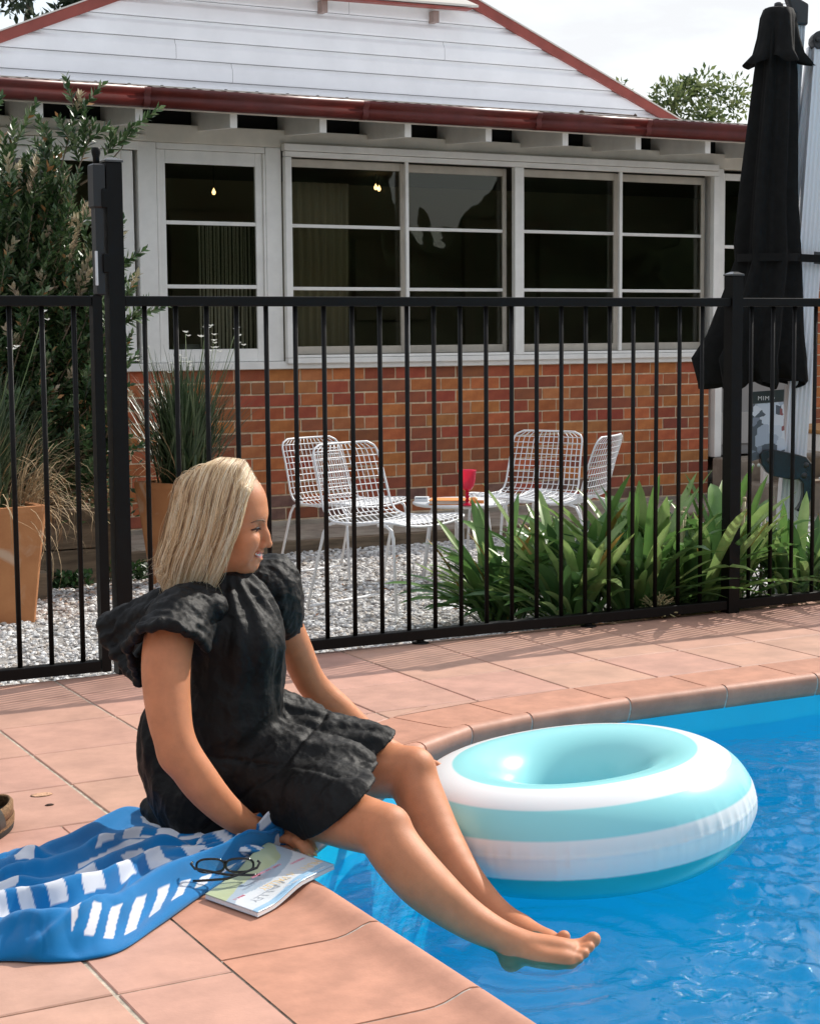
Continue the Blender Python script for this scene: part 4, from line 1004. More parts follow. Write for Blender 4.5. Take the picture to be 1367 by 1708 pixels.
leaf_cloud('ground_cover', [(.27+.07*k, 3.48+.02*k, -.15, .06) for k in range(6)]+[(-.12+.05*k, 3.36, -.15, .05) for k in range(5)], 520, .035, .030, M_ivy, 6, label='low green creeper growing at the foot of the timber planter', cat='ground cover', kind='stuff')

# the big bottlebrush shrub behind the gate
M_sh = [leafmat('shrub_leaf', (.085,.155,.055), (.05,.10,.035), .35, .2), leafmat('shrub_leaf_dark', (.025,.055,.02), (.04,.085,.028), .35, .15), leafmat('shrub_leaf_light', (.20,.26,.14), (.13,.20,.08), .3, .2), leafmat('shrub_leaf_tip', (.52,.40,.29), (.36,.33,.20), .5, .2), leafmat('shrub_leaf_dead', (.33,.15,.05), (.42,.24,.10), .7, .1)]
shrub = thing('bottlebrush_shrub', 'large leafy shrub with bronze tips, towering behind the gate at the left', 'shrub', (-.35,3.3,.1))
def shrub_build():
    r = random.Random(12); twigs = []; wood = MB(); base = Vector((-.45,3.45,.12))
    for k in range(420):
        t_ = r.random(); px_l = r.uniform(-.95, .30)
        zt = r.uniform(.40, 1.98)
        edge = .21-(.22 if zt > 1.75 else 0)-(.06 if zt < .9 else 0)
        x = min(px_l, edge)*1.; y = 3.2+r.uniform(-.25,.35)-x*.38; end = Vector((x, y, zt))
        start = base.lerp(end, r.uniform(.35,.62))+Vector((0,.12,-.05)); twigs.append((start, end))
    twigs += [(Vector((-.05,3.25,1.75)), Vector((.07,3.17,2.235))), (Vector((.0,3.2,1.75)), Vector((.13,3.15,2.10))), (Vector((.05,3.15,1.80)), Vector((.285,3.05,2.085))), (Vector((-.4,3.3,1.8)), Vector((-.335,3.35,2.22))), (Vector((-.3,3.3,1.7)), Vector((-.22,3.3,2.02))), (Vector((-.1,3.2,1.7)), Vector((-.08,3.2,2.0))), (Vector((.0,3.2,1.3)), Vector((.235,3.05,1.42))), (Vector((.0,3.2,1.05)), Vector((.26,3.02,1.16)))]
    V = []; F = []; MI = []; rn = np.random.default_rng(5)
    for ti, (a, b) in enumerate(twigs):
        mid = (a+b)/2+Vector((r.uniform(-.05,.05), r.uniform(-.05,.05), -.04)); pts = [a, mid, b]
        wood.tube([a, a.lerp(mid,.6), mid.lerp(b,.4), b], [.006,.0045,.003,.0015], 5)
        subs = [(a.lerp(b, .45), b)]
        for q in range(4):
            s0 = a.lerp(b, r.uniform(.4,.9)); dd = (b-a).normalized()*r.uniform(.06,.14)+Vector((r.uniform(-.10,.10), r.uniform(-.10,.10), r.uniform(-.01,.10))); subs.append((s0, s0+dd)); wood.tube([s0, s0+dd], [.002,.001], 4)
        for si, (s0, s1) in enumerate(subs):
            ax = (s1-s0).normalized(); nl = int(max(10, (s1-s0).length*125)); tip = r.random() < .16
            u = ax.cross(Vector((.3,.2,1))).normalized(); v = ax.cross(u)
            for j in range(nl):
                t = (j+r.random())/nl; p = s0.lerp(s1, t); an = j*2.4+r.uniform(-.3,.3); rad = u*math.cos(an)+v*math.sin(an)
                d = (ax*(.55+.7*t)+rad*.85).normalized(); L = r.uniform(.044,.072)*(1-.3*t*t); w = L*.23; sd = d.cross(rad).normalized()
                if sd.length < .5: continue
                nb = d.cross(sd); b0 = len(V)
                V += [p, p+d*L*.5-sd*w+nb*w*.3, p+d*L, p+d*L*.5+sd*w+nb*w*.3, p+d*L*.5]
                F += [(b0,b0+1,b0+4,b0+3),(b0+1,b0+2,b0+3,b0+4)]
                mi = 3 if (tip and t > .62) else r.choices((0,1,2,4), (.40,.33,.24,.03))[0]; MI += [mi, mi]
    o = npmesh('foliage', np.array([tuple(v) for v in V]), np.array(F), None, False, shrub, True, kind='stuff')
    for mm in M_sh: o.data.materials.append(mm)
    o.data.polygons.foreach_set('material_index', MI[:len(o.data.polygons)]); wood.obj('branches', mat('shrub_bark', (.16,.12,.08), .8), shrub)
    st = MB()
    for k in range(5): st.tube([(-.45+.1*k,3.55,.0),(-.5+.13*k,3.5,.5),(-.7+.22*k,3.4,1.1)], [.022,.018,.012], 8)
    st.obj('trunk', mat('shrub_trunk', (.13,.095,.06), .85, bump=.5, bump_scale=40), shrub)
shrub_build()
# dark under-storey
us = [(-1.2+.16*k+.03*math.sin(k), 3.75-.02*k, .25+.12*math.sin(k*1.7), .24) for k in range(10)]+[(.33,3.9,.28,.16),(.36,3.85,.55,.15),(.28,3.7,.1,.12)]
tagp(leaf_cloud('dark_undergrowth', us, 5200, .045, .016, [M_sh[1], M_sh[0], M_dry], 9), 'dark tangled undergrowth filling the timber planter beneath the shrub', 'undergrowth', kind='stuff')

# trees beyond the house
def tree(x, y, z0, h, cw, n, label, seed, L=.14, pal=None, low=.35):
    t = thing('tree', label, 'tree', (x, y, z0), 0, 'trees beyond the house'); r = random.Random(seed)
    m = MB(); m.tube([(x,y,z0),(x+.1,y,z0+h*.3),(x,y+.1,z0+h*.6),(x+.1,y,z0+h*.85)], [.22,.17,.10,.04], 10); tr_ = m.obj('trunk', mat('tree_bark', (.14,.11,.08), .9, bump=.5), t)
    cl = []
    for k in range(34):
        a = r.uniform(0,6.28); e = r.random(); zz = z0+h*(low+(1-low)*e); w_ = cw*math.sqrt(max(.03, 1-((e-.35)/.68)**2))*r.uniform(.2,1); cl.append((x+math.cos(a)*w_, y+math.sin(a)*w_*.8, zz, r.uniform(.16,.34)*cw*.75))
        if k % 2 == 0: m = MB(); m.tube([(x,y,z0+h*r.uniform(.3,.7)), ((x+cl[-1][0])/2, (y+cl[-1][1])/2, zz-.3), cl[-1][:3]], [.06,.03,.012], 6); m.obj('limb', mat('limb_bark', (.15,.12,.09), .9) if k == 0 else bpy.data.materials['limb_bark'], t)
    leaf_cloud('crown', cl, n, L, L*.42, pal, seed, t, .1, kind='stuff'); return t
PG = [leafmat('tree_leaf', (.22,.27,.10), (.13,.18,.06), .5, .4), leafmat('tree_leaf_light', (.30,.34,.14), (.2,.25,.1), .5, .3), leafmat('tree_leaf_dark', (.06,.10,.03), (.09,.14,.05), .5, .3)]
PD = [leafmat('gum_leaf', (.035,.06,.03), (.06,.09,.04), .5, .2), leafmat('gum_leaf_dark', (.018,.035,.018), (.03,.05,.025), .5, .2)]
tree(9.15, 10.2, -.3, 3.98, 1.15, 9000, 'light green bushy tree beyond the roof, left of the closed umbrella', 31, .085, PG)
tree(10.6, 9.4, -.3, 4.1, 1.1, 9000, 'green tree showing only between the umbrella canopy and its masts', 33, .085, PG)
tree(8.35, 10.4, -.3, 3.98, .55, 1500, 'thin wispy treetop at the foot of the right-hand barge board', 35, .075, PG)
tree(3.55, 16.5, -.3, 6.3, 1.9, 9000, 'dark tree rising behind the peak end of the left barge board', 37, .15, PD)
tree(1.35, 13.5, -.3, 6.6, 1.25, 9000, 'dark tree in the top left corner of the photo', 39, .12, PD)
# the garden the photographer stands in: clipped trees along the back boundary, seen only as reflections
hd_ = MB(); G = []; rr = random.Random(2)
for i in range(90):
    a = math.radians(150+i*2.55); R_ = 23; x = R_*math.cos(a)-1; y = R_*math.sin(a)*1.0-1; row = []
    top = 6.0+1.6*math.sin(i*.55)+1.1*math.sin(i*1.31+1)+.6*math.sin(i*3.1)
    for j in range(16):
        t = j/15; k = 1+.05*math.sin(i*1.9+j*1.3)+.04*math.sin(i*.7-j*2.1); row.append((x*k, y*k, -.5+top*t))
    G.append(row)
hd_.grid(G, True); o = hd_.obj('boundary_trees', mat('hedge_foliage', (.05,.075,.03), .9, noise_amt=.7, noise_scale=2.2, bump=1, bump_scale=3), None)
tagp(o, 'dense row of trees closing the garden behind the photographer', 'trees', kind='stuff')
bgd = MB(); bgd.box(-30, -3.0, -30, -4.9, -.30, -.02); tagp(bgd.obj('lawn', mat('lawn', (.06,.10,.03), .95, noise_amt=.4, noise_scale=8)), kind='structure')
# ================================================================== inflatable ring
def attr_mat(name, rough, **kw):
    m = mat(name, (1,1,1), rough, **kw); n = m.node_tree.nodes; l = m.node_tree.links; a = n.new('ShaderNodeAttribute'); a.attribute_name = 'col'
    b = n['Principled BSDF']
    for lk in list(b.inputs['Base Color'].links): l.remove(lk)
    l.new(a.outputs['Color'], b.inputs['Base Color']); return m
def set_col(o, cols):                          # the colours of a thing, per vertex
    a = o.data.color_attributes.new('col', 'FLOAT_COLOR', 'POINT'); a.data.foreach_set('color', np.asarray(cols, dtype=np.float32).ravel())
RC = Vector((-.346, -1.722, -.012)); R1, R2 = .268, .136
ringt = thing('swim_ring', 'white and aqua striped inflatable swim ring floating in the pool', 'swim ring', RC)
NU, NV = 360, 160; th = np.linspace(0, 2*PI, NU, endpoint=False); ph = np.linspace(0, 2*PI, NV, endpoint=False); TH, PH = np.meshgrid(th, ph, indexing='ij')
phd = (np.degrees(PH)+180) % 360-180
env = np.exp(-((phd+2)/20.)**2)
puck = np.zeros_like(TH); rp = np.random.default_rng(4); pos = 0
while pos < 2*PI:
    d = (TH-pos+PI) % (2*PI)-PI; hgt = rp.uniform(.4, 1.2)*(.55+.45*(0.5+.5*np.cos(pos+.5))); lenv = np.exp(-((phd-rp.uniform(-14,6))/rp.uniform(11,19))**2)
    puck += hgt*np.exp(-(d/.012)**2)*lenv; pos += rp.uniform(.045, .10)
seam = .0030*np.exp(-((phd-1.5)/.9)**2)
inner = ((phd > 130) | (phd < -130))*.0012*np.sin(TH*40)*0
rr = R2*(1+.0)+.0034*puck-.0008*env+seam+.0015*np.sin(3*TH)
x = RC.x+(R1+rr*np.cos(PH))*np.cos(TH); y = RC.y+(R1+rr*np.cos(PH))*np.sin(TH); z = RC.z+rr*np.sin(PH)*.90
# the ring lists a little: its right side rides higher
ar_ = Vector((.8807,-.4736,0)).normalized(); tl = math.radians(5.0); lat = (x-RC.x)*ar_.x+(y-RC.y)*ar_.y; hz = z-RC.z
dl = lat*(math.cos(tl)-1)-hz*math.sin(tl); z = RC.z+lat*math.sin(tl)+hz*math.cos(tl); x = x+ar_.x*dl; y = y+ar_.y*dl
idx = np.arange(NU*NV).reshape(NU, NV); F = np.stack([idx, np.roll(idx,-1,0), np.roll(np.roll(idx,-1,0),-1,1), np.roll(idx,-1,1)], -1).reshape(-1,4)
M_vin = attr_mat('ring_vinyl', .26); M_vin.node_tree.nodes['Principled BSDF'].inputs['Subsurface Weight'].default_value = .25; M_vin.node_tree.nodes['Principled BSDF'].inputs['Subsurface Radius'].default_value = (.6,.9,1.); M_vin.node_tree.nodes['Principled BSDF'].inputs['Subsurface Scale'].default_value = .03
M_vin.node_tree.nodes['Principled BSDF'].inputs['Specular IOR Level'].default_value = .4
ro = npmesh('ring_tube', np.stack([x,y,z],-1).reshape(-1,3), F, M_vin, True, ringt)
white = np.array([.80,.80,.80,1]); teal = np.array([.30,.68,.70,1]); teal_shaded = np.array([.03,.42,.47,1])  # second teal: shading of the lower band painted into its colour
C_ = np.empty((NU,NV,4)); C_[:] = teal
C_[(phd >= -21) & (phd < 20)] = white; C_[(phd >= 50) & (phd < 84)] = white; C_[(phd < -21) & (phd > -90)] = teal_shaded; C_[(phd <= -90)] = teal_shaded
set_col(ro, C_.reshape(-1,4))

# ================================================================== towel
towel = thing('beach_towel', 'crumpled blue and white striped beach towel heaped on the tiles beside the woman', 'towel', (-1.4310, -1.8190, 0.0000))
bot = [Vector(p) for p in ((-1.8660, -2.0330, 0.0050), (-1.8040, -2.0780, 0.0050), (-1.7590, -2.1030, 0.0050), (-1.7150, -2.1320, 0.0050), (-1.6450, -2.1480, 0.0050), (-1.5750, -2.1310, 0.0050), (-1.4770, -2.0450, 0.0050), (-1.3670, -1.9430, 0.0050), (-1.2660, -1.8630, 0.0050), (-1.1880, -1.8010, 0.0050), (-1.1040, -1.7460, 0.0050))]
top = [Vector(p) for p in ((-1.7520, -1.5490, 0.0120), (-1.6600, -1.5200, 0.0120), (-1.5840, -1.4690, 0.0120), (-1.5350, -1.4770, 0.0120), (-1.4590, -1.4410, 0.0120), (-1.3630, -1.3710, 0.0120), (-1.2830, -1.3290, 0.0120), (-1.2250, -1.4710, 0.0120), (-1.1430, -1.5810, 0.0120), (-1.0950, -1.6490, 0.0120), (-1.0760, -1.7200, 0.0120))]
def poly_at(P, t):
    k = t*(len(P)-1); i = min(int(k), len(P)-2); f_ = k-i
    p0, p1, p2, p3 = P[max(i-1,0)], P[i], P[i+1], P[min(i+2,len(P)-1)]
    return .5*((2*p1)+(p2-p0)*f_+(2*p0-5*p1+4*p2-p3)*f_*f_+(3*p1-p0-3*p2+p3)*f_**3)
NU, NV = 260, 170; V = []; UVc = []
def ridge(x, c, w): return math.exp(-((x-c)/w)**2)
def sheet_height(u, v):
    n1 = noise.noise(Vector((u*3.1, v*2.3, 1.7))); n2 = noise.noise(Vector((u*7, v*6, 4.2))); n3 = noise.noise(Vector((u*17, v*13, 9.1)))
    vv = v+.05*math.sin(u*5.2+.6)+.05*n1
    h = 0.
    h += .062*ridge(vv, .15+.06*math.sin(u*3.), .070)*(1.0-.45*u)                    # near roll
    h += .060*ridge(vv, .42-.05*u+.03*math.sin(u*7), .050)*(1.-.30*u)                # middle roll
    h += .030*ridge(vv, .58+.05*math.sin(u*6+1), .035)
    h += .046*ridge(vv, .74-.10*u, .045)*(.5+.5*math.sin(u*4+.4)**2)
    h += .048*ridge(vv, .91-.03*math.sin(u*8), .055)*(.35+.65*u if u < .62 else .7)
    h += .026*ridge(u, .93, .07)*ridge(v, .62, .3) + .022*ridge(u+.3*v, 1.05, .035)
    h += .010*ridge(vv+.25*u, .82, .03) + .009*ridge(vv-.3*u, .22, .03) + .012*ridge(vv-.18*u, .05, .04)
    h *= (.85+.45*n1)
    h += .016*abs(n2)+.004*abs(n3)+.012*ridge(vv+.9*u, 1.12, .025)+.010*ridge(vv-.8*u, -.12, .022)+.009*ridge(vv+.5*u, .62, .02)
    return h
for i in range(NU+1):
    u = i/NU; b, t_ = poly_at(bot, u), poly_at(top, u)
    for j in range(NV+1):
        v = j/NV; p = b.lerp(t_, v); h = sheet_height(u, v)
        e = min(1, min(v, 1-v)*14, (1-u)*18); e = math.sqrt(max(0, 1-(1-e)**2))
        sw = .010*math.sin(9*u+5*v)
        V.append((p.x+sw*(1-2*v)*.5, p.y-h*.25+sw*.4, .004+h*e+.006*e)); UVc.append((u, v, h))
idx = np.arange((NU+1)*(NV+1)).reshape(NU+1, NV+1); F = np.stack([idx[:-1,:-1], idx[1:,:-1], idx[1:,1:], idx[:-1,1:]], -1).reshape(-1,4)
M_tow = attr_mat('terry_towel', .95, bump=.55, bump_scale=900); M_tow.node_tree.nodes['Principled BSDF'].inputs['Sheen Weight'].default_value = .25
M_tow.node_tree.nodes['Principled BSDF'].inputs['Specular IOR Level'].default_value = .15
to = npmesh('towel_sheet', V, F, M_tow, True, towel)
so_ = to.modifiers.new('s', 'SOLIDIFY'); so_.thickness = .005; so_.offset = -1
BLUE = (.002,.175,.45,1); WHITE = (.70,.72,.78,1); cols = []
def smooth(a, b, x): t = max(0, min(1, (x-a)/(b-a))); return t*t*(3-2*t)
for (u, v, h) in UVc:
    w1 = .012*noise.noise(Vector((u*9, v*9, 2)))
    uu = u+w1; vv = v+w1*.8; w = 0.
    def bars(x, period, duty): f_ = (x/period) % 1; return 1. if f_ < duty else 0.
    if .29 < vv-.08*u < .42: w = bars(uu+.25*vv, .098, .52) if u > .10 else bars(uu, .098, .3)     # chequered band along the middle roll
    elif .455 < vv-.08*u < .50 and u > .22: w = bars(uu+.5*vv, .16, .42)
    elif .53 < vv-.13*u < .585 and (u > .40 or u < .2): w = 1.
    elif .62 < vv-.10*u < .66 and u > .45: w = bars(uu-.3*vv, .085, .6)
    elif .70 < vv+.05*u < .735 and u > .45: w = 1.
    if .06 < vv < .15 and u > .36: w = bars(uu-.25*vv, .062, .50)                                          # bars where the near edge rolls over
    if .16 < vv < .30 and .28 < uu-.9*(vv-.16) < .345: w = 1.
    if vv > .80 and .62 < uu < .99 and bars(uu+.9*vv, .14, .36): w = 1.
    if .80 < vv < .86 and .18 < uu < .27: w = 1.
    cols.append(tuple(BLUE[k]*(1-w)+WHITE[k]*w for k in range(4)))
set_col(to, cols)
# twisted corner of the towel by the hand, and the rolled ribbed hem
def cloth_roll(pts, rad, name, colf, parent, seed=0):
    G = []; n = 28; pts = [Vector(p) for p in pts]; N = 40; cc = []
    for i in range(N+1):
        t = i/N; p = poly_at(pts, t); q = poly_at(pts, min(1, t+.01)); q0 = poly_at(pts, max(0, t-.01)); tg = (q-q0).normalized(); sd = tg.cross(Vector((0,0,1))).normalized(); upv = sd.cross(tg); row = []
        for k in range(n):
            a = 2*PI*k/n; r_ = rad(t)*(1+.22*math.sin(3*a+6*t+seed)+.10*math.sin(7*a-9*t)); row.append(p+sd*math.cos(a)*r_+upv*math.sin(a)*r_*.8); cc.append(colf(t, a))
        G.append(row)
    m = MB(); m.grid(G, True, closed_v=True); o = m.obj(name, M_tow, parent); set_col(o, cc); return o
stripe = lambda per, du: (lambda t, a: WHITE if ((t*per+a*.22) % 1) < du else BLUE)
cloth_roll([(-1.2600, -1.6880, 0.0300), (-1.2250, -1.7320, 0.0450), (-1.1860, -1.7340, 0.0400), (-1.1540, -1.7560, 0.0280), (-1.1170, -1.7770, 0.0180)], lambda t: .020*math.sin(PI*min(1, .12+t*.9))**.6*(1-.45*t)+.002, 'towel_fold', stripe(4.2, .45), towel, 1)
cloth_roll([(-1.2950, -1.7580, 0.0200), (-1.2460, -1.7670, 0.0300), (-1.2040, -1.8000, 0.0350), (-1.1490, -1.7950, 0.0200)], lambda t: .017*(1-.5*t), 'towel_fold', stripe(5, .5), towel, 3)
m = MB(); G = []; cc = []
for i in range(30):
    t = i/29; a0 = Vector((-1.7600, -2.0770, 0.0040)).lerp(Vector((-1.7310, -2.1070, 0.0040)), t); row = []
    for k in range(26):
        s = k/25; hh = .045*math.sin(PI*(.05+.9*s))*(.75+.25*t)+.0022*math.sin(s*60); pback = Vector((-1.7290, -1.9710, 0.0040))-Vector((-1.7600, -2.0770, 0.0040)); q = a0+pback*s*.9; row.append((q.x, q.y, .005+hh)); cc.append(BLUE)
    G.append(row)
m.grid(G, True); o = m.obj('ribbed_hem', M_tow, towel); set_col(o, cc); s_ = o.modifiers.new('s','SOLIDIFY'); s_.thickness = .004

# ================================================================== magazine
mA, mB, mC, mD = [Vector(p) for p in ((-1.3560, -1.9540, 0.0030), (-1.3100, -2.1000, 0.0030), (-1.0890, -1.9690, 0.0030), (-1.1420, -1.7640, 0.0030))]   # left, front, right, back corners
mag = thing('magazine', 'pale blue magazine lying half under the towel at the pool edge', 'magazine', (mA+mC)/2)
def mpt(s, t, z):                                # s along the mast-head edge B->C, t towards the back
    p = mB.lerp(mC, s).lerp(mA.lerp(mD, s), t); q = max(0, min(1, (p.x+1.275)/.10)); return Vector((p.x, p.y, .004+z+.020*q*q*(3-2*q)))
def sheet(z0, z1, m_, name, inset=0., thick=True):
    m = MB(); n = 14; g1 = [[mpt(inset+(1-2*inset)*i/n, inset+(1-2*inset)*j/n, z1) for j in range(n+1)] for i in range(n+1)]; m.grid(g1, True)
    bl = []; 
    loop = [(i/n, 0) for i in range(n+1)]+[(1, j/n) for j in range(1, n+1)]+[(1-i/n, 1) for i in range(1, n+1)]+[(0, 1-j/n) for j in range(1, n)]
    loop = [(inset+(1-2*inset)*a, inset+(1-2*inset)*b) for a, b in loop]; L = len(loop); m.add([mpt(a,b,z0) for a,b in loop]+[mpt(a,b,z1) for a,b in loop], [(k,(k+1)%L,(k+1)%L+L,k+L) for k in range(L)])
    return m.obj(name, m_, mag)
sheet(0, .0012, mat('cover_back', (.5,.55,.6), .4), 'back_cover'); sheet(.0012, .0075, mat('page_edges', (.72,.72,.72), .8), 'page_block', .004)
cov = MB(); n = 60; G = [[mpt(i/n, j/n, .0088) for j in range(n+1)] for i in range(n+1)]; cov.grid(G, True); cc = []
for i in range(n+1):
    for j in range(n+1):
        s, t = i/n, j/n; wv_ = noise.noise(Vector((s*3, t*3, 0)))*.12
        sky_ = np.array([.36,.56,.74]); cloud = np.array([.74,.76,.78]); hill = np.array([.36,.42,.26]); lav = np.array([.52,.63,.74])
        ridge_ = .36+.22*s+.10*math.sin(s*7)+wv_
        if t < .10+.04*s: c = sky_
        elif t < ridge_: c = cloud*.9+sky_*.1
        elif t < ridge_+.20: c = lav*.8
        else: c = hill*(1+wv_*2)+np.array([.12,.12,.08])
        cc.append((*c, 1))
o = cov.obj('front_cover', attr_mat('glossy_cover', .22, coat=.3), mag); set_col(o, cc); s_ = o.modifiers.new('s','SOLIDIFY'); s_.thickness = .0008
M_let = mat('apricot_lettering', (.72,.56,.34), .4); M_lw = mat('white_print', (.78,.78,.78), .4); M_lp = mat('pink_print', (.70,.25,.32), .4)
ex = (mB-mC).normalized(); ez = Vector((0,0,1)); ey = ez.cross(ex); 
if ey.dot(mA-mB) > 0: ey = -ey
def mtext(s_, size, s, t, m_, sp=1., nm='lettering'):
    o0 = mpt(s, t, .0096); o0.z += .0005; return text(s_, size, o0, ex+ez*-.012, ey, m_, nm, mag, sp)
mtext('HUNTER VALLEY', .0265, .965, .235, M_let, .98)
mtext('WINE  FOOD  GARDENS  MARKETS  TRAILS', .0065, .90, .055, M_lw, 1.1, 'small_print')
mtext('WEEKEND', .010, .93, .40, M_lp, 1., 'small_print'); mtext('COAST AND COUNTRY', .009, .70, .52, M_lp, 1., 'small_print'); mtext('ISSUE 12', .009, .18, .52, M_lp, 1., 'small_print')

# ================================================================== spectacles
gl_ = thing('spectacles', 'black-framed spectacles folded on the towel above the magazine', 'spectacles', (-1.3010, -1.9210, 0.0500))
M_fr = mat('black_acetate', (.006,.006,.006), .15)
gx0, gx1 = Vector((-1.3550, -1.8890, 0.0460)), Vector((-1.2350, -1.9270, 0.0400)); gd = (gx1-gx0); gl_len = gd.length; gdn = gd.normalized(); gn = gdn.cross(Vector((0,0,1))).normalized()
def gp_(x, y, z=0): return gx0+gdn*(x*gl_len)+Vector((0,0,1))*y+gn*z
for c_, nm in ((.27,'rim'),(.72,'rim')):
    pts = []
    for k in range(29):
        a = 2*PI*k/28; ca, sa = math.cos(a), math.sin(a); rx = .215; ry = .0155; pts.append(gp_(c_+rx*abs(ca)**.75*(1 if ca > 0 else -1), .004+ry*abs(sa)**.8*(1 if sa > 0 else -1), .006*sa))
    m = MB(); m.tube(pts, .0024, 8, False); r_ = m.obj('rim', M_fr, gl_)
    lm = MB(); lm.add([p for p in pts[:-1]], [tuple(range(28))]); l_o = lm.obj('lens', M_glass, r_)
m = MB(); m.tube([gp_(.47,.010), gp_(.495,.013), gp_(.52,.010)], .0026, 8); m.obj('bridge', M_fr, gl_)
m = MB(); m.tube([gp_(.0,.012,0), gp_(-.03,.010,.004), gp_(.02,.004,.016), gp_(.5,-.006,.026), gp_(.93,-.010,.020), gp_(1.02,-.012,.012)], .0026, 8); m.obj('temple_arm', M_fr, gl_)
m = MB(); m.tube([gp_(1.0,.012,0), gp_(1.03,.010,.004), gp_(.98,.002,.012), gp_(.5,-.012,.034), gp_(.08,-.016,.030), gp_(-.01,-.018,.024)], .0026, 8); m.obj('temple_arm', M_fr, gl_)

# ================================================================== sandal
sd_ = thing('sandal', 'dark sandal with a cork edge, cut off at the left edge of the photo', 'sandal', (-1.6160, -1.3460, 0.0000))
SC = Vector((-1.5720, -1.2680, 0.0000)); sax = (Vector((-1.7240, -1.4770, 0.0000))-SC).normalized(); say = Vector((-sax.y, sax.x, 0))
def sandal_outline(k): 
    out = []
    for i in range(40):
        a = 2*PI*i/40; x_ = math.cos(a); w = .043*(1-.12*x_); out.append((x_*.115+.07, math.sin(a)*w)); 
    return [(x*k+.07*(1-k), y*k) for x, y in out]
def sole(z0, z1, k0, k1, m_, name, tilt=.16):
    m = MB(); r0, r1 = sandal_outline(k0), sandal_outline(k1); n = len(r0)
    def P_(x, y, z): q = SC+sax*x+say*y; return (q.x, q.y, max(.001, z))
    f_ = lambda x, z: z
    m.add([P_(x,y,f_(x,z0)) for x,y in r0]+[P_(x,y,f_(x,z1)) for x,y in r1], [tuple(range(n-1,-1,-1)), tuple(range(n,2*n))]+[(i,(i+1)%n,(i+1)%n+n,i+n) for i in range(n)], False); return m.obj(name, m_, sd_, bevel=.002)
M_cork = mat('cork', (.30,.17,.08), .9, col2=(.13,.07,.03), noise_scale=160, bump=.5, bump_scale=300); M_rub = mat('dark_rubber', (.015,.012,.010), .8); M_lea = mat('dark_leather', (.02,.017,.014), .5)
sole(.001,.014,.96,1.0, M_rub, 'outsole'); sole(.014,.034,1.0,1.02, M_cork, 'cork_midsole'); sole(.034,.038,.98,.97, M_lea, 'footbed')
G = []
for i in range(25):
    a = -1.9+3.8*i/24; q = SC+sax*(.07-.112*math.cos(a))+say*(.046*math.sin(a)); o_ = SC+sax*(.07-.104*math.cos(a))+say*(.040*math.sin(a)); G.append([(q.x,q.y,.036),(q.x,q.y,.060),(o_.x,o_.y,.066)])
m = MB(); m.grid(G, True); hc = m.obj('heel_cup', M_cork, sd_); s_ = hc.modifiers.new('s','SOLIDIFY'); s_.thickness = .005
G = []
for i in range(13):
    a = PI*i/12; q = SC+sax*.12+say*(.050*math.cos(a)); G.append([(q.x-sax.x*.03, q.y-sax.y*.03, .030+.055*math.sin(a)), (q.x+sax.x*.03, q.y+sax.y*.03, .030+.050*math.sin(a))])
m = MB(); m.grid(G, True); st_ = m.obj('strap', M_lea, sd_); s_ = st_.modifiers.new('s','SOLIDIFY'); s_.thickness = .004
# stain and chip where something stood on the tile
cp = MB(); hx, hy, _ = (-1.4130, -1.0530, 0.0000)
cp.lathe([(.022,.0010),(.018,.0016),(.0001,.0012)], (hx,hy,0), 18, sx=1.2, sy=.8); cp.obj('spalled_patch', mat('spalled_clay', (.62,.36,.22), .9, noise_amt=.4, noise_scale=90, bump=1, bump_scale=300), deck)
cp = MB(); hx, hy, _ = (-1.4220, -1.1490, 0.0000)
cp.lathe([(.007,.0012),(.004,.003),(.0001,.0035)], (hx,hy,0), 9, sx=1.6); cp.obj('chip', mat('dirt_chip', (.05,.03,.02), .9), deck)
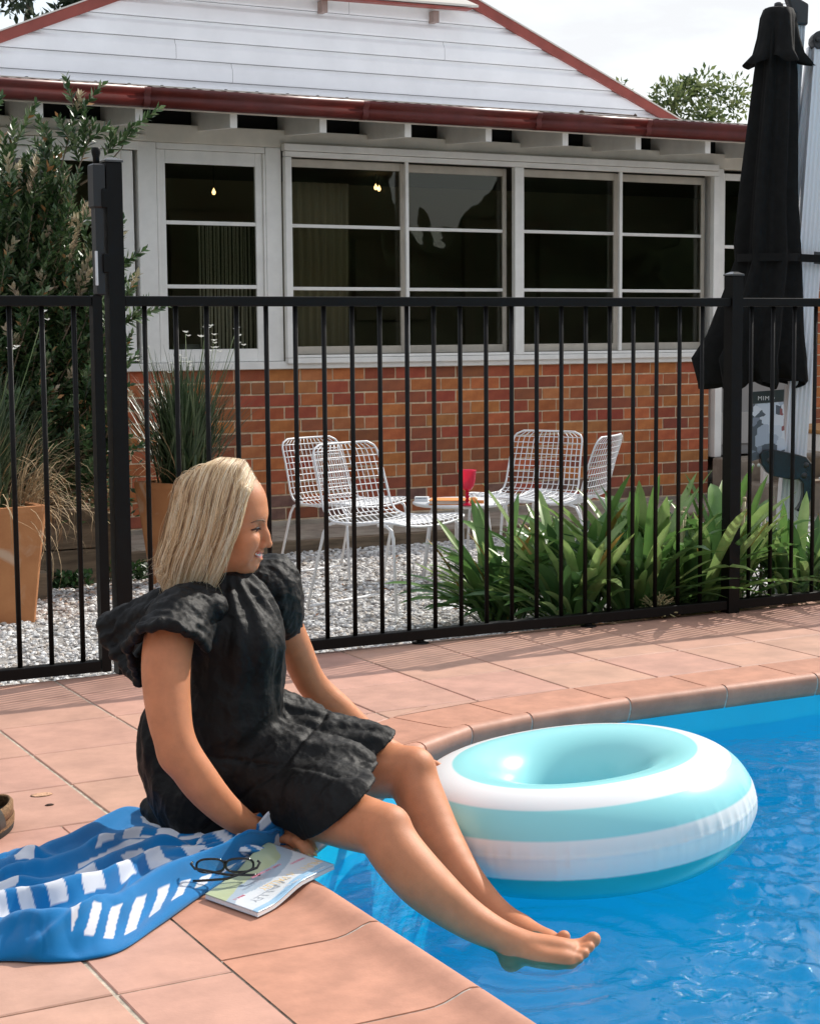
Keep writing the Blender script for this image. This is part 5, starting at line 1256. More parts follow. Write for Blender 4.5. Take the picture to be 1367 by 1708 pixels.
# ================================================================== the woman
class Field:
    """signed distance on a grid; limbs and features blend into one continuous surface"""
    def __init__(s, lo, hi, h):
        s.lo = np.array(lo, float); s.h = h; s.n = np.ceil((np.array(hi)-s.lo)/h).astype(int)+1
        s.d = np.full(s.n, .2, np.float32)
    def _win(s, lo, hi, m):
        a = np.maximum(0, np.floor((np.array(lo)-m-s.lo)/s.h).astype(int)); b = np.minimum(s.n, np.ceil((np.array(hi)+m-s.lo)/s.h).astype(int)+1)
        if np.any(b <= a): return None
        X, Y, Z = np.meshgrid(*[(s.lo[i]+np.arange(a[i], b[i])*s.h).astype(np.float32) for i in range(3)], indexing='ij', sparse=True)
        return (slice(a[0],b[0]), slice(a[1],b[1]), slice(a[2],b[2])), X, Y, Z
    def _mix(s, w, d, k, sub=False):
        o = s.d[w]
        if sub:
            hh = np.maximum(k-np.abs(-d-o), 0)/k; s.d[w] = np.maximum(o, -d)+hh*hh*k*.25
        else:
            hh = np.maximum(k-np.abs(d-o), 0)/k; s.d[w] = np.minimum(o, d)-hh*hh*k*.25
    def cone(s, a, b, ra, rb, k=.02, sub=False):
        a = np.array(a, float); b = np.array(b, float); m = max(ra, rb)+k+.012
        w = s._win(np.minimum(a, b), np.maximum(a, b), m)
        if w is None: return
        w, X, Y, Z = w; ab = b-a; L = max(ab@ab, 1e-9)
        t = np.clip(((X-a[0])*ab[0]+(Y-a[1])*ab[1]+(Z-a[2])*ab[2])/L, 0, 1)
        d = np.sqrt((X-a[0]-t*ab[0])**2+(Y-a[1]-t*ab[1])**2+(Z-a[2]-t*ab[2])**2)-(ra+(rb-ra)*t)
        s._mix(w, d, k, sub)
    def chain(s, P, R_, k=.02):
        if len(P) > 2:                       # follow a smooth curve through the joints
            Q = [np.append(np.array(p, float), r) for p, r in zip(P, R_)]; Q = [2*Q[0]-Q[1]]+Q+[2*Q[-1]-Q[-2]]; out = []; m = 4 if k > .015 else 2
            for i in range(1, len(Q)-2):
                for j in range(m):
                    f_ = j/m; p0, p1, p2, p3 = Q[i-1:i+3]; out.append(.5*((2*p1)+(p2-p0)*f_+(2*p0-5*p1+4*p2-p3)*f_**2+(3*p1-p0-3*p2+p3)*f_**3))
            out.append(Q[-2]); P = [q[:3] for q in out]; R_ = [q[3] for q in out]; k = k if m == 2 else k*.6
        for i in range(len(P)-1): s.cone(P[i], P[i+1], R_[i], R_[i+1], k)
    def ell(s, c, r, ax=None, k=.015, sub=False):
        c = np.array(c, float); r = np.array(r, float); m = r.max()+k+.012
        w = s._win(c, c, m)
        if w is None: return
        w, X, Y, Z = w; A = np.array(ax, float) if ax is not None else np.eye(3)
        q = [((X-c[0])*A[i][0]+(Y-c[1])*A[i][1]+(Z-c[2])*A[i][2]) for i in range(3)]
        k0 = np.sqrt((q[0]/r[0])**2+(q[1]/r[1])**2+(q[2]/r[2])**2); k1 = np.sqrt((q[0]/r[0]**2)**2+(q[1]/r[1]**2)**2+(q[2]/r[2]**2)**2)
        s._mix(w, k0*(k0-1)/np.maximum(k1, 1e-6), k, sub)
    def half(s, p, n, k=.004):               # cut away everything beyond a plane
        X, Y, Z = np.meshgrid(*[(s.lo[i]+np.arange(s.n[i])*s.h).astype(np.float32) for i in range(3)], indexing='ij', sparse=True)
        d = (X-p[0])*n[0]+(Y-p[1])*n[1]+(Z-p[2])*n[2]; hh = np.maximum(k-np.abs(d-s.d), 0)/k; s.d = (np.maximum(s.d, d)+hh*hh*k*.25).astype(np.float32)
    def at(s, p):
        q = (np.array(p)-s.lo)/s.h; i = np.floor(q).astype(int); f_ = q-i; v = 0.
        for a in (0,1):
            for b in (0,1):
                for c in (0,1): v += float(s.d[i[0]+a, i[1]+b, i[2]+c])*(f_[0] if a else 1-f_[0])*(f_[1] if b else 1-f_[1])*(f_[2] if c else 1-f_[2])
        return v
    def snap(s, p, off=0.):                  # nearest point at a given height over the surface
        p = np.array(p, float)
        for _ in range(8):
            g = np.array([s.at(p+e_)-s.at(p-e_) for e_ in np.eye(3)*s.h]); g /= max(np.linalg.norm(g), 1e-9); p = p+g*(off-s.at(p))
        return p
    def surface(s):
        d = s.d; ins = d < 0; nx, ny, nz = d.shape
        cnt = np.zeros((nx-1, ny-1, nz-1), np.uint8)
        for dx in (0,1):
            for dy in (0,1):
                for dz in (0,1): cnt += ins[dx:nx-1+dx, dy:ny-1+dy, dz:nz-1+dz]
        act = (cnt > 0) & (cnt < 8); ids = np.full(act.shape, -1, np.int32); I = np.argwhere(act); ids[act] = np.arange(len(I))
        acc = np.zeros((len(I), 3)); wt = np.zeros(len(I)); C8 = [(a,b,c) for a in (0,1) for b in (0,1) for c in (0,1)]
        for p in C8:
            for ax in range(3):
                if p[ax] == 1: continue
                q = list(p); q[ax] = 1
                da = d[I[:,0]+p[0], I[:,1]+p[1], I[:,2]+p[2]]; db = d[I[:,0]+q[0], I[:,1]+q[1], I[:,2]+q[2]]
                m = (da < 0) != (db < 0); t = np.where(m, da/np.where(m, da-db, 1), 0)
                pos = np.tile(np.array(p, float), (len(I),1)); pos[:,ax] += t; acc += pos*m[:,None]; wt += m
        V = s.lo+(I+acc/np.maximum(wt, 1)[:,None])*s.h; F = []
        for ax in range(3):
            o1, o2 = [(1,2),(2,0),(0,1)][ax]
            sl0 = [slice(None)]*3; sl1 = [slice(None)]*3; sl0[ax] = slice(0,-1); sl1[ax] = slice(1,None)
            E = np.argwhere(ins[tuple(sl0)] != ins[tuple(sl1)]); E = E[(E[:,o1] > 0) & (E[:,o2] > 0) & (E[:,o1] < d.shape[o1]-1) & (E[:,o2] < d.shape[o2]-1)]
            def cid(a, b): e = E.copy(); e[:,o1] -= a; e[:,o2] -= b; return ids[e[:,0], e[:,1], e[:,2]]
            Q = np.stack([cid(1,1), cid(0,1), cid(0,0), cid(1,0)], 1); fl = ins[E[:,0], E[:,1], E[:,2]]; Q[~fl] = Q[~fl][:, ::-1]; F.append(Q)
        F = np.concatenate(F); F = F[(F >= 0).all(1)]; return V, F
def relax(V, F, n=2, lam=.5):
    E = np.concatenate([F[:,[0,1]], F[:,[1,2]], F[:,[2,3]], F[:,[3,0]]]); E = np.concatenate([E, E[:, ::-1]]); c = np.bincount(E[:,0], minlength=len(V))
    for _ in range(n):
        S = np.stack([np.bincount(E[:,0], weights=V[E[:,1], i], minlength=len(V)) for i in range(3)], 1); V = V+lam*(S/np.maximum(c,1)[:,None]-V)
    return V
person = thing('person', 'seated smiling blonde woman in a short black ruffled dress with her feet in the pool', 'person', (-1.1980, -1.5080, 0.0000))
R3, A3, Z3 = np.array([.8807,-.4736,0]), np.array([.4736,.8807,0]), np.array([0,0,1.])        # her right side faces the camera
HC = np.array((-1.1360, -1.5360, 0.6890))
HR = math.radians(4); Hx = R3*math.cos(HR)-A3*math.sin(HR); Hx = Hx*math.cos(.05)-Z3*math.sin(.05)*1; Hy = A3*math.cos(HR)+R3*math.sin(HR); Hz = np.cross(Hx, Hy); Hz = Hz if Hz[2] > 0 else -Hz; HA = [Hx, Hy, Hz]
def hp(x, y, z): return HC+Hx*x+Hy*y+Hz*z          # x towards the face, y to her left, z up
B_ = Field((-1.46,-2.52,-.20), (-.40,-1.20,.84), .0030)
# torso (under the dress), neck
B_.chain([(-1.1650, -1.5300, 0.5100), (-1.1260, -1.5380, 0.4290), (-1.1310, -1.5430, 0.2720), (-1.1620, -1.5440, 0.1170)], [.052,.066,.066,.078], .03)
B_.cone((-1.2720, -1.6250, 0.4810), (-1.0150, -1.4670, 0.4760), .040, .040, .04)
B_.chain([(-1.1560, -1.5300, 0.6070), (-1.1630, -1.5280, 0.5550), (-1.1700, -1.5290, 0.4970)], [.046,.047,.058], .02)
# near arm
B_.chain([(-1.2990, -1.6440, 0.4800), (-1.3230, -1.6750, 0.4060), (-1.3320, -1.7080, 0.3260), (-1.3270, -1.7360, 0.2570), (-1.2870, -1.7490, 0.1810), (-1.2330, -1.7460, 0.1140), (-1.1770, -1.7360, 0.0650)], [.046,.0440,.0400,.0345,.0345,.0280,.0215], .028)
B_.ell((-1.3360, -1.7420, 0.2350), (.024,.022,.026), None, .03)
# far arm
B_.chain([(-0.9820, -1.4640, 0.4590), (-0.9270, -1.4360, 0.3680), (-0.8770, -1.4160, 0.2760), (-0.8080, -1.4160, 0.2050), (-0.7430, -1.4240, 0.1420), (-0.6840, -1.4380, 0.0990)], [.040,.034,.031,.031,.0255,.019], .025)
# thighs, knees, shanks
B_.chain([(-1.1390, -1.5580, 0.1040), (-1.0680, -1.7000, 0.0990), (-1.0260, -1.8600, 0.0940), (-0.9840, -1.9800, 0.0900)], [.068,.064,.056,.0475], .03)
B_.ell((-0.9760, -1.9940, 0.0990), (.036,.036,.038), None, .03)
B_.chain([(-0.9870, -1.9840, 0.0850), (-0.9710, -2.0260, 0.0450), (-0.9430, -2.0810, -0.0020), (-0.8880, -2.1340, -0.0570), (-0.8430, -2.1840, -0.0870), (-0.8090, -2.2220, -0.1050)], [.0465,.0480,.0465,.0350,.0265,.0250], .025)
B_.chain([(-1.0620, -1.5090, 0.1030), (-0.9580, -1.5850, 0.1200), (-0.8620, -1.6580, 0.1280), (-0.7910, -1.7420, 0.1270)], [.080,.072,.060,.0475], .03)
B_.ell((-0.7890, -1.7530, 0.1440), (.036,.036,.038), None, .03)
B_.chain([(-0.7930, -1.7410, 0.1240), (-0.7890, -1.7840, 0.0700), (-0.7840, -1.8460, 0.0060), (-0.7720, -1.9340, -0.0560), (-0.7510, -2.0190, -0.1040), (-0.7320, -2.0890, -0.1270)], [.0455,.0470,.0445,.0345,.0262,.0245], .025)
# near foot (right): heel under water, toes up
B_.cone((-0.8100, -2.2220, -0.1070), (-0.8310, -2.2130, -0.1300), .0260, .0225, .02)
B_.chain([(-0.8090, -2.2220, -0.1050), (-0.7710, -2.2540, -0.1050), (-0.7410, -2.2820, -0.1060)], [.0260,.0205,.0155], .02)
B_.chain([(-0.8120, -2.2440, -0.1120), (-0.7800, -2.2790, -0.1160), (-0.7530, -2.2960, -0.1150)], [.0185,.0150,.0120], .02)
B_.chain([(-0.7710, -2.2320, -0.1090), (-0.7230, -2.2650, -0.1060)], [.0170,.0135], .02)
for toe in (([(-0.7210, -2.2640, -0.1070), (-0.7000, -2.2740, -0.1020), (-0.6860, -2.2790, -0.0930)], [.0135,.0128,.0150]), ([(-0.7280, -2.2780, -0.1090), (-0.7140, -2.2880, -0.1060), (-0.7030, -2.2930, -0.1010)], [.0100,.0086,.0094]), ([(-0.7390, -2.2870, -0.1110), (-0.7290, -2.2960, -0.1100), (-0.7200, -2.3010, -0.1080)], [.0094,.0080,.0088]),
            ([(-0.7510, -2.2920, -0.1140), (-0.7440, -2.3000, -0.1150), (-0.7360, -2.3050, -0.1150)], [.0088,.0076,.0084]), ([(-0.7630, -2.2940, -0.1170), (-0.7570, -2.3010, -0.1210), (-0.7500, -2.3050, -0.1220)], [.0086,.0074,.0080])): B_.chain(toe[0], toe[1], .006)
# far foot (left)
B_.cone((-0.7320, -2.0890, -0.1270), (-0.7550, -2.0800, -0.1500), .027, .024, .02)
B_.chain([(-0.7320, -2.0890, -0.1280), (-0.7250, -2.1500, -0.1260), (-0.7210, -2.1910, -0.1210)], [.027,.021,.017], .02)
B_.chain([(-0.7250, -2.1170, -0.1410), (-0.7180, -2.1720, -0.1370)], [.018,.014], .02)
for toe in (([(-0.7210, -2.1910, -0.1200), (-0.7130, -2.2060, -0.1130), (-0.7080, -2.2110, -0.1050)], [.0110,.0105,.0125]), ([(-0.7240, -2.1960, -0.1250), (-0.7190, -2.2150, -0.1200), (-0.7140, -2.2230, -0.1150)], [.008,.007,.0078]), ([(-0.7280, -2.1890, -0.1310), (-0.7230, -2.2080, -0.1290), (-0.7190, -2.2160, -0.1260)], [.0078,.0066,.007])): B_.chain(toe[0], toe[1], .006)
# near hand, pressed on the rolled edge
WR = (-1.1770, -1.7360, 0.0650)
B_.chain([WR, (-1.1220, -1.6970, 0.0400), (-1.0990, -1.7310, 0.0340)], [.0235,.0215,.0165], .015)
B_.chain([(-1.1290, -1.6810, 0.0460), (-1.0960, -1.7050, 0.0420), (-1.0770, -1.7300, 0.0380)], [.018,.017,.0145], .015)
NF = [([(-1.1080, -1.7360, 0.0300), (-1.1000, -1.7700, 0.0340), (-1.0940, -1.7870, 0.0310), (-1.0910, -1.7980, 0.0260)], [.0100,.0090,.0082,.0072]), ([(-1.0940, -1.7440, 0.0340), (-1.0940, -1.7990, 0.0380), (-1.0920, -1.8260, 0.0310), (-1.0870, -1.8360, 0.0180)], [.0105,.0094,.0086,.0074]),
      ([(-1.0820, -1.7430, 0.0370), (-1.0860, -1.8040, 0.0420), (-1.0830, -1.8290, 0.0330), (-1.0760, -1.8380, 0.0180)], [.0108,.0096,.0088,.0076]), ([(-1.0730, -1.7350, 0.0400), (-1.0750, -1.7900, 0.0430), (-1.0740, -1.8170, 0.0360), (-1.0680, -1.8270, 0.0240)], [.0106,.0094,.0086,.0074]),
      ([(-1.1210, -1.6930, 0.0480), (-1.0840, -1.6780, 0.0440), (-1.0540, -1.6790, 0.0360), (-1.0430, -1.6980, 0.0300)], [.0125,.0110,.0098,.0082])]
for P_, R_ in NF: B_.chain(P_, R_, .005)
# far hand, fingers spread on the ring
B_.chain([(-0.6840, -1.4380, 0.0990), (-0.6690, -1.4700, 0.0890), (-0.6520, -1.4970, 0.0820)], [.021,.020,.016], .015)
FF = [([(-0.6490, -1.4920, 0.0860), (-0.6270, -1.5100, 0.0820), (-0.6130, -1.5240, 0.0760), (-0.6050, -1.5350, 0.0710)], [.0092,.0085,.0078,.0070]), ([(-0.6590, -1.5040, 0.0820), (-0.6400, -1.5270, 0.0740), (-0.6280, -1.5400, 0.0670), (-0.6210, -1.5500, 0.0630)], [.0092,.0085,.0078,.0070]),
      ([(-0.6670, -1.5120, 0.0770), (-0.6530, -1.5330, 0.0670), (-0.6410, -1.5460, 0.0600), (-0.6350, -1.5550, 0.0570)], [.009,.0083,.0076,.0068]), ([(-0.6740, -1.5150, 0.0710), (-0.6630, -1.5340, 0.0610), (-0.6530, -1.5450, 0.0560)], [.0088,.008,.0068]), ([(-0.6550, -1.4550, 0.0900), (-0.6320, -1.4660, 0.0910), (-0.6200, -1.4790, 0.0880)], [.011,.0095,.008])]
for P_, R_ in FF: B_.chain(P_, R_, .005)
# head
e = B_.ell
e(hp(-.010,0,.030), (.090,.073,.086), HA, .02); e(hp(.030,0,-.030), (.054,.057,.078), HA, .03); e(hp(.040,0,.028), (.050,.056,.052), HA, .03)
e(hp(.070,0,.006), (.020,.040,.013), HA, .02)
for s_ in (-1, 1):
    B_.cone(hp(-.008,s_*.050,-.050), hp(.046,s_*.018,-.100), .022, .017, .03)
    e(hp(.060,s_*.037,-.046), (.026,.023,.021), HA, .02)
    e(hp(.052,s_*.040,-.070), (.022,.016,.026), HA, .02)
    e(hp(.087,s_*.031,-.018), (.014,.015,.009), HA, .012, True)
    e(hp(.0675,s_*.031,-.018), (.0145,.0150,.0110), HA, .006)
e(hp(.062,0,-.080), (.020,.029,.024), HA, .02)
e(hp(.056,0,-.104), (.019,.021,.015), HA, .02)
B_.cone(hp(.081,0,-.004), hp(.093,0,-.036), .0075, .0085, .012); B_.cone(hp(.090,0,-.032), hp(.100,0,-.055), .0080, .0092, .010)
for s_ in (-1, 1):
    e(hp(.087,s_*.0115,-.059), (.010,.0065,.0075), HA, .006); e(hp(.089,s_*.0068,-.0665), (.005,.0032,.003), HA, .003, True)
B_.cone(hp(.084,0,-.066), hp(.081,0,-.071), .006, .006, .006)
SM = [(.0815,0,-.0800), (.0780,.0100,-.0788), (.0700,.0190,-.0755), (.0520,.0300,-.0660)]      # the smile, from the middle out
SP = {s_: [B_.snap(hp(x+.004, s_*y, z), 0.) for x, y, z in SM] for s_ in (-1, 1)}
for s_ in (-1, 1):
    P0 = SP[s_]
    for i in range(3):
        up_, dn_ = Hz*(.0062-.0017*i), Hz*(.0078-.0020*i)
        B_.cone(P0[i]+up_+Hx*.0012, P0[i+1]+up_*.75+Hx*.0008, .0046-.0006*i, .0038-.0006*i, .004)
        B_.cone(P0[i]-dn_-Hx*.001, P0[i+1]-dn_*.75-Hx*.0006, .0048-.0008*i, .0038-.0008*i, .004)
for s_ in (-1, 1):
    P0 = SP[s_]
    for i in range(3): B_.cone(P0[i], P0[i+1], .0062-.0012*i, .0050-.0012*i, .002, True)
    c_ = [B_.snap(hp(x, s_*y, z), .001) for x, y, z in ((.082,.0175,-.056),(.070,.028,-.066),(.058,.0375,-.080))]
    for i in range(2): B_.cone(c_[i], c_[i+1], .0030, .0030, .012, True)
LASH = {s_: [B_.snap(hp(x, s_*y, z), .0006) for x, y, z in ((.066,.0455,-.0215),(.077,.0410,-.0185),(.084,.0330,-.0165),(.086,.0250,-.0180),(.084,.0195,-.0215))] for s_ in (-1, 1)}
LOWL = {s_: [B_.snap(hp(x, s_*y, z), .0003) for x, y, z in ((.068,.0440,-.0225),(.080,.0370,-.0245),(.084,.0280,-.0245),(.082,.0215,-.0225))] for s_ in (-1, 1)}
BROW = {s_: [B_.snap(hp(x, s_*y, z), .0004) for x, y, z in ((.068,.0490,-.0045),(.080,.0420,.0000),(.090,.0290,-.0010),(.094,.0160,-.0050))] for s_ in (-1, 1)}
Vb, Fb = B_.surface(); Vb = relax(Vb, Fb, 2, .45); del B_
M_skin = mat('skin', (.58,.225,.105), .48, noise_amt=.10, noise_scale=22, bump=.22, bump_scale=900, sss=.12, spec=.36, detail=3)
body = npmesh('body', Vb, Fb, M_skin, True, person)
# lips, teeth, eyes, brows, nails
M_lip = mat('lips', (.46,.13,.105), .35); M_teeth = mat('teeth', (.80,.78,.74), .2); M_lash = mat('lashes', (.02,.012,.01), .6); M_brow = mat('brow_hair', (.18,.10,.055), .8)
m = MB(); full = [np.array(q) for q in SP[-1][::-1]]+[np.array(q) for q in SP[1][1:]]; uo = [.0012,.0040,.0056,.0062,.0056,.0040,.0012]
m.tube([tuple(q+Hz*u_+Hx*.0018) for q, u_ in zip(full, uo)], [.0010,.0021,.0027,.0030,.0027,.0021,.0010], 8)
m.tube([tuple(q-Hz*u_*1.12-Hx*.0008) for q, u_ in zip(full, uo)], [.0010,.0024,.0033,.0037,.0033,.0024,.0010], 8)
m.obj('lips', M_lip, person)
m = MB(); G = []
for k in range(25):
    t = -1+2*k/24; f_ = (t+1)/2*(len(full)-1); i = min(int(f_), len(full)-2); q = f_-i; c = full[i]*(1-q)+full[i+1]*q; hh = .0060*(1-abs(t)**2*.7); G.append([tuple(c+Hx*(.0004-.0008*abs(math.sin(k*PI/2)))+Hz*z) for z in (hh*.9, 0, -hh*.55)])
m.grid(G, True); o = m.obj('teeth', M_teeth, person); s_ = o.modifiers.new('s','SOLIDIFY'); s_.thickness = .003
m = MB(); m.lathe([(.0001,-.011),(.011,-.006),(.013,0),(.011,.006),(.0001,.011)], (0,0,0), 12); m.v = [tuple(hp(.060+x*.9, y*1.4, -.0790+z*.45)) for x, y, z in m.v]; m.obj('mouth_interior', mat('mouth_dark', (.10,.02,.02), .6), person)
for sgn in (-1, 1):
    L_ = LASH[sgn]; m = MB(); m.tube([tuple(q) for q in L_], [.0008,.0019,.0024,.0021,.0009], 7)
    for k in range(13):
        f_ = k/12*(len(L_)-1.01); i = int(f_); q = L_[i]+(L_[i+1]-L_[i])*(f_-i); d = Hx*.0058+Hy*sgn*.0035*(1-k/12)-Hz*.0006; m.tube([tuple(q), tuple(q+d*.6-Hz*.0008), tuple(q+d+Hz*.0012)], [.0005,.0004,.0002], 4)
    m.tube([tuple(q) for q in LOWL[sgn]], [.0005,.0009,.0009,.0005], 6); m.obj('eyelashes', M_lash, person)
    c = (L_[2]+LOWL[sgn][1]+LOWL[sgn][2])/3-Hx*.0012
    m = MB(); m.lathe([(.0001,-.0045),(.0040,-.003),(.0050,0),(.0040,.003),(.0001,.0045)], (0,0,0), 10); m.v = [tuple(c+Hx*x*.4+Hy*y*1.3+Hz*z*.6) for x, y, z in m.v]; m.obj('eye', mat('eye_dark', (.03,.02,.015), .08), person)
    m = MB(); m.tube([tuple(q) for q in BROW[sgn]], [.0008,.0019,.0022,.0012], 6); m.obj('eyebrow', M_brow, person)
M_nail = mat('pale_yellow_nail', (.72,.50,.22), .2, coat=.4)
for P_, R_ in NF[:4]+FF[:3]:
    a, b = np.array(P_[-2]), np.array(P_[-1]); d = (b-a)/np.linalg.norm(b-a); upv = Z3-d*(d@Z3); upv /= np.linalg.norm(upv); sd = np.cross(d, upv); c = b+upv*R_[-1]*.72+d*.002
    m = MB(); m.lathe([(.0001,-.0016),(.0040,-.0010),(.0048,.0002),(.0038,.0012),(.0001,.0016)], (0,0,0), 12); m.v = [tuple(c+d*y*1.75+sd*x+upv*z) for x, y, z in m.v]; m.obj('fingernail', M_nail if P_ in [q[0] for q in NF[:4]] else M_skin, person)
rg = NF[1][0]; a, b = np.array(rg[0]), np.array(rg[1]); d = (b-a)/np.linalg.norm(b-a); u_ = np.cross(d, Z3); u_ /= np.linalg.norm(u_); w_ = np.cross(u_, d); c = a*.45+b*.55
m = MB(); m.tube([tuple(c+(u_*math.cos(t)+w_*math.sin(t))*.0108) for t in np.linspace(0, 2*PI, 25)], .0010, 6, False); m.obj('finger_ring', mat('gold', (.8,.55,.2), .2, metal=1), person)

# ---- dress
D_ = Field((-1.52,-2.10,-.02), (-.62,-1.15,.62), .0036)
D_.chain([(-1.1360, -1.5360, 0.5410), (-1.1290, -1.5510, 0.4990), (-1.1270, -1.5650, 0.4330), (-1.1320, -1.5680, 0.3430), (-1.1480, -1.5700, 0.2530)], [.050,.072,.099,.101,.104], .03)
D_.ell((-1.1220, -1.6320, 0.4240), (.058,.060,.058), None, .05)
D_.cone((-1.2480, -1.6030, 0.4780), (-1.0180, -1.4660, 0.4690), .058, .060, .05)
D_.chain([(-1.1480, -1.5700, 0.2530), (-1.1690, -1.5610, 0.1350), (-1.1940, -1.5560, 0.0650)], [.104,.108,.100], .04)
D_.chain([(-1.2330, -1.5080, 0.2970), (-1.2500, -1.5060, 0.2330), (-1.2460, -1.5050, 0.1660), (-1.2310, -1.5340, 0.0840)], [.045,.060,.066,.070], .04)
D_.chain([(-1.1420, -1.5660, 0.1160), (-1.0700, -1.6740, 0.1140), (-1.0300, -1.7990, 0.1080), (-0.9970, -1.8980, 0.0970)], [.082,.084,.084,.084], .04)
D_.chain([(-1.0610, -1.4930, 0.1440), (-0.9750, -1.5600, 0.1530), (-0.8850, -1.6320, 0.1470), (-0.8200, -1.6920, 0.1330)], [.098,.092,.080,.075], .04)
D_.chain([(-1.0890, -1.6240, 0.1590), (-1.0120, -1.7020, 0.1400), (-0.9480, -1.7720, 0.1280)], [.090,.080,.074], .05)
D_.chain([(-1.0440, -1.5250, 0.2390), (-0.9900, -1.5320, 0.2250), (-0.9300, -1.5900, 0.2000)], [.058,.052,.040], .04)
# hem spreading over the deck behind her
D_.chain([(-1.2570, -1.3980, 0.0280), (-1.2220, -1.5360, 0.0280), (-1.1560, -1.6120, 0.0220), (-1.0980, -1.6070, 0.0200)], [.032,.036,.026,.020], .03)
D_.chain([(-1.2050, -1.4200, 0.0400), (-1.1440, -1.5510, 0.0500)], [.045,.045], .03)
# the bare arm and hand lie clear of the cloth
for P_, R_ in (([(-1.3230, -1.6750, 0.4060), (-1.3320, -1.7080, 0.3260), (-1.3270, -1.7360, 0.2570), (-1.2870, -1.7490, 0.1810), (-1.2330, -1.7460, 0.1140), (-1.1770, -1.7360, 0.0650)], [.055,.051,.044,.046,.038,.030]), ([(-1.1770, -1.7360, 0.0650), (-1.1250, -1.7180, 0.0420), (-1.0900, -1.8080, 0.0400)], [.030,.028,.018])):
    for i in range(len(P_)-1): D_.cone(P_[i], P_[i+1], R_[i], R_[i+1], .008, True)
HN = R3*.66-Z3*.751; HP = np.array((-0.9380, -1.7760, 0.1410))
D_.half(HP, HN, .004)
Vd, Fd = D_.surface(); Vd = relax(Vd, Fd, 4, .5); del D_
def normals(V, F):
    n = np.cross(V[F[:,2]]-V[F[:,0]], V[F[:,3]]-V[F[:,1]]); N = np.zeros_like(V)
    for i in range(4):
        for c in range(3): N[:,c] += np.bincount(F[:,i], weights=n[:,c], minlength=len(V))
    return N/np.maximum(np.linalg.norm(N, axis=1), 1e-9)[:,None]
def fbm(P, f, seed=0., oct_=3):
    out = np.zeros(len(P)); a = 1.
    for o in range(oct_):
        out += a*np.fromiter((noise.noise((p[0]*f, p[1]*f, p[2]*f+seed)) for p in P.tolist()), float, len(P)); f *= 2.1; a *= .5
    return out
Nd = normals(Vd, Fd)
lat = (Vd-np.array((-1.1400, -1.5700, 0.3830)))@R3; dp_ = (Vd-np.array((-1.1400, -1.5700, 0.3830)))@A3; zz = Vd[:,2]
# gathers falling from the neckline, crumples lower down, two gathered tier seams
ang = np.arctan2(dp_, lat+.0001); bod = np.clip((zz-.22)/.10, 0, 1)*np.clip((.57-zz)/.04, 0, 1)
warp = fbm(Vd, 6., 3., 2); hemd = np.clip(-((Vd-HP)@HN)/.035, 0, 1)
fold = .0042*np.sin(ang*13+warp*2.6)*bod*np.clip((zz-.20)/.3, .2, 1)
skd = (Vd-np.array((-1.1290, -1.5910, 0.2550))); sang = np.arctan2(skd@A3, -(skd@Z3)+.12)
fold2 = .0034*np.sin(sang*24+warp*3.)*(1-bod)*np.clip((zz-.03)/.05, 0, 1)
cr = fbm(Vd*np.array([1,1,.55]), 11., 9., 3); cr2 = fbm(Vd*np.array([1,1,.5]), 27., 19., 2); crum = (.0050*(.30-np.abs(cr)**.8)+.0042*(.25-np.abs(cr2)**.7))*(.35+.65*hemd)
fine = .0009*fbm(Vd, 70., 1., 2)
l2 = (Vd-np.array((-1.2150, -1.6090, 0.1000)))@R3; l3 = Vd@A3
t1 = zz-(.200-.13*np.clip(l2, -.1, .12)+.006*np.sin(l3*17)); t2 = l2*.66-zz*.75-.155+.006*np.sin(l3*21+1); t2 = (Vd-HP)@HN+.135+.006*np.sin(l3*21)
seam1 = (-.0035*np.exp(-(t1/.0042)**2)+.0016*np.sin(l2*150+l3*120+warp*6)*np.exp(-np.abs(t1)/.025)*(t1 < 0))*(l2 > -.02)
seam2 = -.0040*np.exp(-(t2/.0042)**2)+.0020*np.sin(l3*170-zz*60+warp*6)*np.exp(-np.abs(t2)/.03)*(t2 > 0)
Vd = Vd+Nd*(fold*hemd+fold2*hemd+crum+fine+seam1+seam2)[:,None]
Vd[:,2] = np.maximum(Vd[:,2], .004)
M_lin = mat('black_linen', (.0028,.0027,.0026), .6, spec=.26, noise_amt=.15, noise_scale=40, bump=.55, bump_scale=75)
dress = npmesh('dress', Vd, Fd, M_lin, True, person)
# puffed and ruffled sleeves
S_ = Field((-1.62,-2.0,.26), (-.72,-1.05,.66), .0032)
S_.ell((-1.2400, -1.6040, 0.5110), (.082,.060,.042), [R3, A3, Z3], .03)
S_.cone((-1.2150, -1.5820, 0.5210), (-1.2960, -1.6540, 0.5100), .040, .034, .03)
edge = [(-1.2460, -1.7070, 0.4390), (-1.2690, -1.7250, 0.4680), (-1.3110, -1.7340, 0.4930), (-1.3500, -1.7230, 0.5020), (-1.3790, -1.6910, 0.4930), (-1.3870, -1.6240, 0.4440), (-1.3410, -1.5570, 0.3520), (-1.3560, -1.5000, 0.3820), (-1.3690, -1.4430, 0.4210), (-1.3750, -1.4120, 0.4560), (-1.3560, -1.3990, 0.4680), (-1.3180, -1.3960, 0.4720), (-1.2770, -1.4170, 0.4800)]
root = [(-1.2160, -1.6320, 0.4770), (-1.2420, -1.6500, 0.5040), (-1.2720, -1.6540, 0.5200), (-1.2880, -1.6340, 0.5210), (-1.2870, -1.6020, 0.5120), (-1.2840, -1.5710, 0.4970), (-1.2750, -1.5550, 0.4790), (-1.2800, -1.5290, 0.4800), (-1.2790, -1.5060, 0.4870), (-1.2750, -1.4960, 0.4960), (-1.2640, -1.4890, 0.5020), (-1.2490, -1.4850, 0.5070), (-1.2330, -1.5050, 0.5150)]
